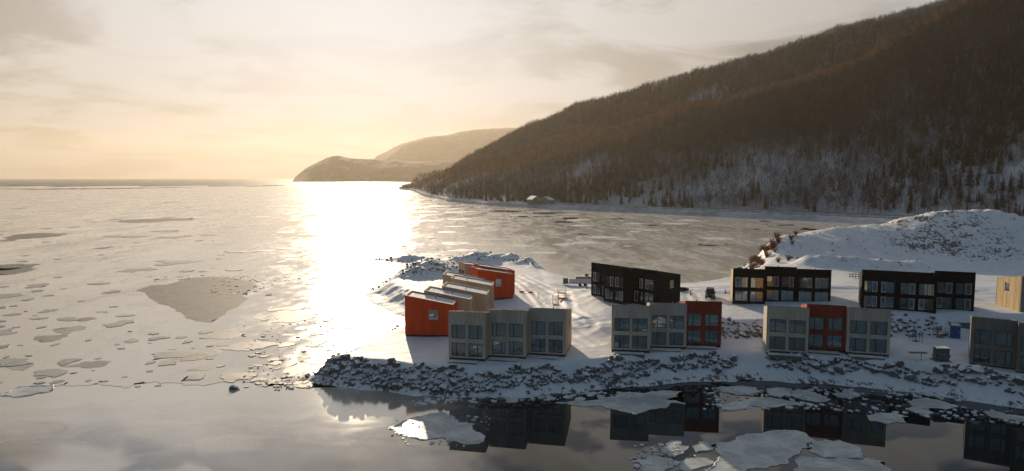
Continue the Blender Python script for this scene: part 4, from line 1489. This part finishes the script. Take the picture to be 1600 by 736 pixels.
# the wide dull floes frozen into the skim ice
D = dict(mat='floe_huge', rim=False, th=0.012, z=0.03)
floe([(212, 455), (236, 446), (262, 445), (286, 438), (300, 434), (335, 432), (362, 434), (396, 442), (402, 448), (384, 458), (388, 466), (374, 478), (352, 492), (330, 504), (306, 502), (286, 490), (262, 478),
      (240, 470), (230, 462)], 'huge dull tan floe lying in the skim ice left of the cabins', seed=21, amp=.05, depth=3, **D)
floe([(-30, 428), (0, 414), (30, 412), (64, 413), (60, 420), (40, 426), (10, 430)], 'dull floe at the left edge halfway up the ice', seed=22, **D)
floe([(0, 372), (30, 366), (70, 364), (100, 365), (80, 370), (30, 374), (0, 376)], 'long dull floe strip at the left edge far out', seed=23, **D)
floe([(170, 346), (230, 342), (300, 341), (285, 345), (220, 348)], 'long thin dull strip far out on the ice', seed=24, **D)
floe([(435, 366), (470, 367), (505, 369), (480, 371), (445, 370)], 'thin dull strip left of the sun glitter', seed=25, **D)
r = random.Random(77)
spots = []
for k in range(700):
    x = r.uniform(-20, 640)
    y = 300 + 306 * r.random() ** 0.62
    if 200 < x < 410 and 425 < y < 512:
        continue
    if x > 560 and y > 395:
        continue
    if x > 480 + (600 - y) * .9 and y > 500:
        continue
    if any(abs(x - a) < 21 and abs(y - b) < 4.5 for a, b in spots):
        continue
    spots.append((x, y))
lab_n = 'small flat dull floe among many in the lower left skim ice'
lab_f = 'thin dull floe streak among many far out on the ice'
for k, (x, y) in enumerate(spots[:230]):
    g_ = ground_at(x, y)
    dd = g_[1]
    wpx = (5 + 34 * r.random() ** 2.4) * (0.7 if y < 360 else 1.0)
    rx = wpx * dd / FPX
    ry = rx * r.uniform(.5, 1.5)
    n = r.randint(5, 8)
    a0 = r.uniform(0, 6.28)
    pts = []
    for j in range(n):
        a = a0 + 6.283 * j / n
        q = r.uniform(.4, 1.15)
        pts.append((g_[0] + math.cos(a) * rx * q, g_[1] + math.sin(a) * ry * q))
    near_ = y > 440
    side_ = 'left of' if x < 215 else ('right of' if x > 395 else ('below' if y > 500 else 'beyond'))
    if y > 560:
        lab = 'small dull floe by the front edge of the skim ice'
    elif near_:
        lab = 'small dull floe %s the huge tan floe' % side_
    elif y < 345:
        lab = 'thin floe streak far out %s' % ('towards the left edge' if x < 215 else ('near the sun glitter' if x > 395 else 'in the middle'))
    else:
        lab = 'thin far floe %s the huge tan floe' % side_
    floe(None, lab, mat=r.choice(('floe_dull', 'floe_dull', 'floe_mid')), rim=False, th=0.02 + 0.0003 * k, amp=.13, depth=2, seed=300 + k, z=0.03, pts=pts,
         group='dull floes in the near skim ice' if near_ else 'dull floes far out on the ice')
# open leads in the bay behind the cabins
for k, (cx_, cy_, w2, h2) in enumerate(((1110, 382, 26, 2.6), (860, 333, 30, 1.6), (890, 341, 14, 1.4), (835, 338, 34, 1.5), (1195, 346, 12, 1.6), (790, 330, 30, 1.2), (1230, 352, 16, 1.2), (960, 342, 14, 1.0),
                                        (1270, 358, 28, 2.6), (1190, 358, 14, 1.2), (1020, 352, 10, 1.0), (880, 347, 18, 1.3), (910, 366, 10, 1.0), (1080, 348, 18, 1.1))):
    pts = []
    for j in range(12):
        a = 6.283 * j / 12
        q = r.uniform(.7, 1.1)
        pts.append(ground_at(cx_ + math.cos(a) * w2 * q, cy_ + math.sin(a) * h2 * q))
    ol = roughen(pts, .08, 2, True, 40 + k)
    o = MB().add([(p.x, p.y, 0.036) for p in ol], [tuple(range(len(ol)))]).build('water', M['water'])
    if o.data.polygons[0].normal.z < 0:
        o.data.flip_normals()
    tag(o, 'dark open lead of water in the bay ice', kind='structure')


rb = random.Random(91)
made = 0
for k in range(400):
    x, y = rb.uniform(650, 1300), 322 + 75 * rb.random() ** 1.6
    lim = np.interp(x, [640, 700, 850, 1100, 1380], [306, 318, 329, 341, 354]) + 3
    if y < lim or made >= 90 or (x > 1130 and y > 375):
        continue
    g_ = ground_at(x, y)
    rx = rb.uniform(6, 34) * g_[1] / FPX
    ry = rx * rb.uniform(.4, 1.2)
    n = rb.randint(6, 9)
    a0 = rb.uniform(0, 6.28)
    pts = [(g_[0] + math.cos(a0 + 6.283 * j / n) * rx * rb.uniform(.5, 1.1), g_[1] + math.sin(a0 + 6.283 * j / n) * ry * rb.uniform(.5, 1.1)) for j in range(n)]
    white_ = rb.random() < .4
    side_ = 'below the far houses' if x < 920 else ('off the hillside road' if x < 1110 else 'in the bay by the mound')
    floe(None, '%s ice streak %s' % ('pale' if white_ else 'brownish grey', side_), mat='floe_rim' if white_ else 'floe_mid', rim=False, th=0.02 + 0.0004 * made, amp=.13, depth=2,
         seed=700 + k, z=0.03, pts=pts, group='ice streaks in the far bay')
    made += 1


def brash(name, label, zones, mat, seed, z0=0.0):
    r = random.Random(seed)
    mb = MB()
    for (x0, x1, y0, y1, n, s0, s1, slope) in zones:
        for k in range(n):
            x, y = r.uniform(x0, x1), r.uniform(y0, y1)
            y += (x - (x0 + x1) / 2) * slope
            g_ = ground_at(x, y)
            s_ = r.uniform(s0, s1) * r.random() ** 0.8 + .05
            m_ = r.randint(4, 7)
            a0 = r.uniform(0, 6.28)
            el = r.uniform(.5, 1.4)
            h_ = r.uniform(.04, .16)
            ring_ = [(g_[0] + math.cos(a0 + 6.283 * j / m_) * s_ * r.uniform(.6, 1.1), g_[1] + math.sin(a0 + 6.283 * j / m_) * s_ * el * r.uniform(.6, 1.1)) for j in range(m_)]
            vs_ = [(a, b, z0 - .05) for a, b in ring_] + [(a, b, z0 + h_ * r.uniform(.5, 1.2)) for a, b in ring_]
            mb.add(vs_, [tuple(range(m_, 2 * m_))] + [(j, (j + 1) % m_, m_ + (j + 1) % m_, m_ + j) for j in range(m_)])
    tag(mb.build(name, mat), label, 'brash ice', kind='stuff')


brash('brash_ice', 'small broken ice bits along the front shore', [
    (640, 1000, 617, 627, 170, .1, .8, -.03), (1100, 1300, 606, 640, 160, .1, .6, 0), (1300, 1500, 612, 650, 110, .1, .6, .05), (1500, 1600, 640, 660, 40, .1, .5, .1),
    (985, 1060, 692, 740, 80, .1, .5, 0), (610, 770, 650, 698, 50, .06, .35, 0), (1380, 1480, 606, 620, 60, .1, .5, .1)], M['floe_rim'], 5)
brash('brash_ice', 'broken grey ice bits in the skim ice along the left shore', [
    (430, 520, 588, 606, 70, .1, .6, -.1), (380, 560, 500, 600, 160, .1, .7, 0), (330, 430, 432, 462, 60, .2, .9, 0), (230, 540, 430, 440, 60, .3, 1.2, 0),
    (560, 640, 395, 415, 60, .3, 1.2, 0), (560, 760, 330, 400, 160, .4, 2.0, 0)], M['floe_dull'], 6, 0.03)

# number the look-alike floes so that each can be pointed out: zone, row (near, middle, far), place from the left
COUNT = ['first', 'second', 'third', 'fourth', 'fifth', 'sixth', 'seventh', 'eighth', 'ninth', 'tenth', 'eleventh', 'twelfth', 'thirteenth', 'fourteenth', 'fifteenth', 'sixteenth',
         'seventeenth', 'eighteenth', 'nineteenth', 'twentieth']


def pick_out(objs, rows):
    zones = {}
    for o in objs:
        zones.setdefault(o["label"], []).append(o)
    for lab, mem in zones.items():
        mem.sort(key=lambda o: o.location.y)
        k = rows if len(mem) > 6 else 1
        size = math.ceil(len(mem) / k)
        for ri in range(k):
            row = mem[ri * size:(ri + 1) * size]
            row.sort(key=lambda o: o.location.x / o.location.y)
            for i, o in enumerate(row):
                rn = '' if k == 1 else (['near', 'far'] if k == 2 else ['near', 'middle', 'far'])[ri] + ' row, '
                if len(mem) > 1:
                    o["label"] = '%s, %s%s from left' % (lab, rn, COUNT[i])


pick_out([o for o in col.objects if o.name.startswith('ice_floe') and o.get("group")], 3)

# ------------------------------------------------------------------ small things on the snow


def stand(name, label, cat, x, y, rz=0.0, group=None, dz=0.0):
    t = empty(name, (x, y, lz(x, y) + dz), R(rz))
    return tag(t, label, cat, group)


# dark four wheel drive, nose to the camera
x, y = ground_at(1109.5, 470, 4.6)
t = stand('parked_car', 'dark four wheel drive parked nose on behind the red brown cabin', 'car', x, y, -16)
MB().prism([(-.86, .42), (.86, .42), (.9, .95), (.84, 1.12), (-.84, 1.12), (-.9, .95)], -2.1, 2.1).build('body', M['carpaint'], t)
mb = MB().hexa([(-.8, -.95, 1.12), (.8, -.95, 1.12), (.82, 2.0, 1.12), (-.82, 2.0, 1.12), (-.68, -.35, 1.82), (.68, -.35, 1.82), (.7, 1.85, 1.82), (-.7, 1.85, 1.82)])
cb = mb.build('cabin', M['carpaint'], t)
MB().hexa([(-.70, -.925, 1.18), (.70, -.925, 1.18), (.70, -.90, 1.18), (-.70, -.90, 1.18), (-.62, -.445, 1.74), (.62, -.445, 1.74), (.62, -.42, 1.74), (-.62, -.42, 1.74)]).build('windscreen', M['frame'], cb)
for s in (-1, 1):
    MB().box(s * .80 - .02, s * .80 + .02, -.3, 1.6, 1.25, 1.65).build('side_window', M['frame'], cb)
    for yy in (-1.35, 1.35):
        wh = MB().tube((s * .68, yy, .38), (s * .94, yy, .38), .38, .38, 16).build('wheel', M['rubber'], t)
        MB().tube((s * .93, yy, .38), (s * .955, yy, .38), .2, .2, 10).build('rim', M['steel'], wh)
    MB().tube((s * .62, -2.14, .84), (s * .62, -2.09, .84), .12, .12, 10).build('headlight', M['lamp'], t)
    MB().box(min(s * .84, s * 1.1), max(s * .84, s * 1.1), -.8, -.68, 1.2, 1.38).build('mirror', M['carpaint'], t)
MB().box(-.92, .92, -2.26, -2.1, .45, .62).build('bumper', M['rubber'], t)
MB().box(-.42, .42, -2.13, -2.1, .68, .98).build('grille', M['rubber'], t)

# site trailer with ochre load
x, y = ground_at(910, 446, 3.2)
t = stand('site_trailer', 'pale site trailer with an ochre topped load beside the black block', 'trailer', x, y, -4)
MB().box(-3.2, 3.6, -1.0, 1.0, .55, 1.75).build('body', M['white'], t)
MB().box(-1.6, 3.6, -.9, .9, 1.752, 2.25).build('load', M['ochre'], t)
MB().box(-1.7, 3.7, -1.0, 1.0, 2.254, 2.36).build('snow_cover', M['snow'], t)
MB().box(.6, 1.4, -.4, .4, 2.364, 2.9).build('generator', M['wood'], t)
for s in (-1, 1):
    for xx in (-.6, .6, 2.4):
        MB().tube((xx, s * .8, .36), (xx, s * 1.04, .36), .36, .36, 12).build('wheel', M['rubber'], t)
MB().tube((-3.2, 0, .6), (-4.9, 0, .5), .09, .06, 6).build('drawbar', M['steel'], t)
MB().box(-4.6, -3.4, -.7, .7, .5, 1.8).build('tool_box', M['steel'], t)


def rack(t, wd, dp, hh_, n, mat, flat=None):
    for sx in (-1, 1):
        for sy in (-1, 1):
            MB().tube((sx * wd / 2, sy * dp / 2, -.1), (sx * wd / 2, sy * dp / 2, hh_), .035, .035, 6).build('post', M[mat], t)
    for k in range(n):
        z_ = hh_ * (k + .5) / n
        for sy in (-1, 1):
            MB().tube((-wd / 2, sy * dp / 2, z_), (wd / 2, sy * dp / 2, z_), .03, .03, 5).build('rail', M[mat], t)
        for sx in (-1, 1):
            MB().tube((sx * wd / 2, -dp / 2, z_ + .001), (sx * wd / 2, dp / 2, z_ + .001), .03, .03, 5).build('rail', M[mat], t)
    if flat:
        MB().box(-wd / 2 + .05, wd / 2 - .05, -dp / 2 + .05, dp / 2 - .05, flat[0], flat[0] + .14).build('load', M[flat[1]], t)


x, y = ground_at(878, 467, 3.4)
t = stand('steel_rack', 'orange steel rack with planks standing on the trodden snow', 'rack', x, y, 5)
rack(t, 1.6, 1.2, 1.9, 2, 'orange', (.9, 'wood'))
x, y = ground_at(879, 469.6, 3.4)
t = stand('plank_stack', 'low stack of orange planks before the steel rack', 'planks', x, y, -5)
for k in range(3):
    MB().box(-.9, .9, -.5 + k * .36, -.2 + k * .36, .05, .3 + .05 * (k % 2)).build('plank', M['orange'], t)
x, y = ground_at(868, 475.5, 3.4)
t = stand('steel_rack', 'thin open steel frame nearest the grey block roof', 'rack', x, y, 0)
rack(t, 1.1, 1.0, 1.9, 1, 'orange')
MB().box(-.55, .55, -.5, .5, .0, .12).build('base', M['ochre'], t)
for px_, py_, lab in ((829, 457, 'tiny red marker lying on the trodden snow'), (815, 456, 'small orange scrap near the red end cabin')):
    x, y = ground_at(px_, py_, 3.3)
    t = stand('marker', lab, 'marker', x, y, 15)
    MB().box(-.5, .5, -.2, .2, 0, .3).build('body', M['redplastic'], t)
    MB().tube((-.1, 0, .3), (.1, .05, .5), .08, .04, 6).build('handle', M['orange'], t)
for px_, py_, lab in ((842, 464, 'dark short post pair on the snow track'), (917, 455, 'dark slim post by the site trailer')):
    x, y = ground_at(px_, py_, 3.5)
    t = stand('post', lab, 'post', x, y)
    MB().tube((0, 0, -.2), (0, 0, 1.3), .07, .06, 8).build('shaft', M['wood'], t)
    MB().box(-.12, .12, -.12, .12, 1.302, 1.42).build('cap', M['steel'], t)


def cone(px_, py_, lab):
    x, y = ground_at(px_, py_, 4.6)
    t = stand('traffic_cone', lab, 'traffic cone', x, y)
    MB().box(-.24, .24, -.24, .24, 0, .05).build('base', M['rubber'], t)
    MB().tube((0, 0, .052), (0, 0, .95), .2, .04, 12).build('cone', M['redplastic'], t)
    MB().tube((0, 0, .5), (0, 0, .66), .122, .096, 12).build('band', M['white'], t)


cone(1079, 464.5, 'red traffic cone between the black end wall and the parked car')
cone(1133, 464, 'red traffic cone beside the left end of the orange panelled block')
# snow covered tyre
x, y = ground_at(1067, 458, 4.5)
t = stand('tyre', 'big dark tyre lying on the snow by the black end wall', 'tyre', x, y)
vs_, fs_ = [], []
for a in range(24):
    for b in range(8):
        A, B = 6.283 * a / 24, 6.283 * b / 8
        rr = 1.0 + .28 * math.cos(B)
        vs_.append((rr * math.cos(A), rr * math.sin(A), .28 + .28 * math.sin(B)))
        fs_.append((a * 8 + b, ((a + 1) % 24) * 8 + b, ((a + 1) % 24) * 8 + (b + 1) % 8, a * 8 + (b + 1) % 8))
MB().add(vs_, fs_).build('tread', M['rubber'], t)
MB().tube((0, 0, .02), (0, 0, .12), .74, .74, 16).build('snow_fill', M['snow'], t)

# portable toilet
x, y = ground_at(1492, 528, 3.4)
t = stand('portable_toilet', 'blue portable toilet with a white roof', 'toilet', x, y, -14)
MB().box(-.56, .56, -.56, .56, 0, 2.05).build('body', M['blue'], t)
dr = MB().box(-.40, .40, -.60, -.562, .12, 1.92).build('door', M['blue'], t)
MB().box(.26, .34, -.64, -.602, .95, 1.1).build('handle', M['white'], dr)
MB().hexa([(-.62, -.62, 2.052), (.62, -.62, 2.052), (.62, .62, 2.052), (-.62, .62, 2.052), (-.35, -.45, 2.34), (.35, -.45, 2.34), (.35, .45, 2.34), (-.35, .45, 2.34)]).build('roof', M['white'], t)
MB().box(-.62, .62, -.62, .62, -.1, .0).build('skid', M['rubber'], t)
# wire frames
for px_, py_, wd, lab in ((1431, 534, 1.5, 'thin upright steel frame left of the blue toilet, nearer the shore'), (1470, 527.5, 1.8, 'thin upright steel frame with a red post beside the blue toilet')):
    x, y = ground_at(px_, py_, 3.4)
    t = stand('wire_cage', lab, 'cage', x, y, -8)
    rack(t, wd, 1.0, 1.9, 1, 'wood')
    MB().box(-.3, .3, -.3, .3, 0, .18).build('base', M['wood'], t)
    if wd > 1.6:
        MB().tube((-wd / 2 + .3, -.2, 0), (-wd / 2 + .3, -.2, 1.6), .09, .09, 8).build('red_post', M['redplastic'], t)
    else:
        MB().tube((0, .1, 0), (0, .1, 1.9), .05, .05, 6).build('middle_post', M['wood'], t)
# snowy board on a post
x, y = ground_at(1434, 561.5, 3.4)
t = stand('board_table', 'grey board on a single post standing in the snow by the shore', 'table', x, y, -3)
MB().box(-1.15, 1.15, -.35, .35, 1.02, 1.12).build('top', M['wood'], t)
MB().tube((.45, 0, -.1), (.45, 0, 1.018), .05, .05, 8).build('post', M['wood'], t)
MB().box(-.5, 1.1, -.4, .4, -.06, .06).build('base', M['snow'], t)
# transformer
x, y = ground_at(1470, 563, 3.4)
t = stand('transformer_box', 'dark grey transformer box on a pad near the shore', 'transformer', x, y, -6)
MB().box(-1.1, 1.1, -.95, .9, -.2, .10).build('pad', M['concrete'], t)
MB().box(-.8, .8, -.6, .6, .102, 1.85).build('cabinet', M['steel'], t)
for s in (-1, 1):
    dr = MB().box(min(s * .03, s * .74), max(s * .03, s * .74), -.64, -.602, .22, 1.7).build('door', M['steel'], t)
    MB().box(min(s * .08, s * .14), max(s * .08, s * .14), -.68, -.642, .9, 1.1).build('handle', M['frame_pale'], dr)
    MB().box(min(s * .804, s * 1.05), max(s * .804, s * 1.05), -.4, .3, .45, .95).build('side_box', M['concrete'], t)
MB().box(-.86, .86, -.68, .66, 1.854, 1.93).build('lid', M['snow'], t)
# timber rack by the brown grey block
x, y = ground_at(1523, 566, 3.4)
t = stand('timber_rack', 'small timber rack leaning by the brown grey block window', 'rack', x, y - .3, -27)
for sx in (-.45, .45):
    MB().box(sx - .05, sx + .05, -.05, .05, 0, 1.15).build('post', M['coping'], t)
for z_ in (.25, .65, 1.02):
    MB().box(-.4, .4, -.04, .04, z_, z_ + .1).build('rail', M['coping'], t)
# retaining wall
t = empty('retaining_wall', (72.0, 110.6, 3.0), R(-9))
tag(t, 'low dark concrete retaining wall behind the blue toilet', 'wall')
for k in range(6):
    MB().hexa([(k * 1.6, 0, -.5), (k * 1.6 + 1.57, 0, -.5), (k * 1.6 + 1.57, .4, -.5), (k * 1.6, .4, -.5), (k * 1.6, 0, 2.2), (k * 1.6 + 1.57, 0, 2.2), (k * 1.6 + 1.57, .4, 2.2), (k * 1.6, .4, 2.2)]).build('panel', M['steel'], t)
MB().box(-.05, 9.65, -.05, .45, 2.204, 2.32).build('snow_cover', M['snow'], t)
# timber fence on the upper terrace
x, y = ground_at(1327, 440, 5.6)
t = stand('timber_fence', 'short low timber fence beside the plain black block', 'fence', x, y, -12)
for k in range(7):
    MB().box(k * .62, k * .62 + .12, 0, .12, -.2, 1.2).build('post', M['wood'], t)
for z_ in (.35, .85):
    MB().box(-.1, 4.0, -.05, -.004, z_, z_ + .14).build('rail', M['wood'], t)
# lone rock in the water at the left
x, y = ground_at(365, 608)
t = empty('water_rock', (x, y, -.1))
tag(t, 'lone dark snow dusted rock at the edge of the skim ice', 'rock')
o = link('boulder', rock_meshes[3], t)
o.scale = (1.3, 1.1, 1.3)
o.location = (0, 0, .2)
o = link('chip', rock_meshes[5], t)
o.scale = (.5, .5, .5)
o.location = (.7, -.2, .1)


# rust brown brush on the shore left of the mound
def shrub(seed, h):
    r = random.Random(seed)
    mb = MB()
    for k in range(46):
        az, sp = r.uniform(0, 6.28), r.uniform(.1, .75)
        e = Vector((math.cos(az) * sp * h, math.sin(az) * sp * h, h * r.uniform(.5, 1.05)))
        b = Vector((math.cos(az) * .12 * h * r.random(), math.sin(az) * .12 * h * r.random(), -.1))
        mb.tube(b, e, .035, .015, 3, False)
        for j in range(5):
            s = b.lerp(e, r.uniform(.4, 1))
            e2 = s + Vector((r.uniform(-1, 1), r.uniform(-1, 1), r.uniform(-.1, 1))) * h * .22
            side = Vector((r.uniform(-1, 1), r.uniform(-1, 1), r.uniform(-1, 1))) * .06
            mb.add([s - side, s + side, e2], [(0, 1, 2)])
    return mb.mesh('twigs', M['brush'])


sh = [shrub(k, 1.5) for k in range(4)]
n = 0
r = random.Random(5)
for k in range(200):
    x, y = r.gauss(76, 4.0), r.gauss(201, 7)
    z_ = lz(x, y)
    if z_ < 1.0 or n >= 26:
        continue
    t = empty('dry_shrub', (x, y, z_), r.uniform(0, 6))
    tag(t, 'rust brown shrub on the bank left of the spoil mound', 'shrub', 'rust brown shrubs on the bank')
    s_ = r.uniform(.7, 1.5)
    t.scale = (s_, s_, s_)
    link('twigs', sh[n % 4], t)
    n += 1

pick_out([o for o in col.objects if o.name.startswith('dry_shrub')], 2)

# ------------------------------------------------------------------ haze over the whole place
m = bpy.data.materials.new('haze')
m.use_nodes = True
hn = NT(m.node_tree)
pv = hn.n('ShaderNodeVolumePrincipled')
pv.inputs['Color'].default_value = (0.68, 0.61, 0.51, 1)
pv.inputs['Density'].default_value = 0.000078
pv.inputs['Anisotropy'].default_value = 0.5
ho = hn.n('ShaderNodeOutputMaterial')
hn.t.links.new(pv.outputs[0], ho.inputs['Volume'])
hz = MB().box(-10800, 10800, -2400, 10800, -3.5, 600).build('haze', m)
tag(hz, 'thin golden haze over the bay', kind='stuff')
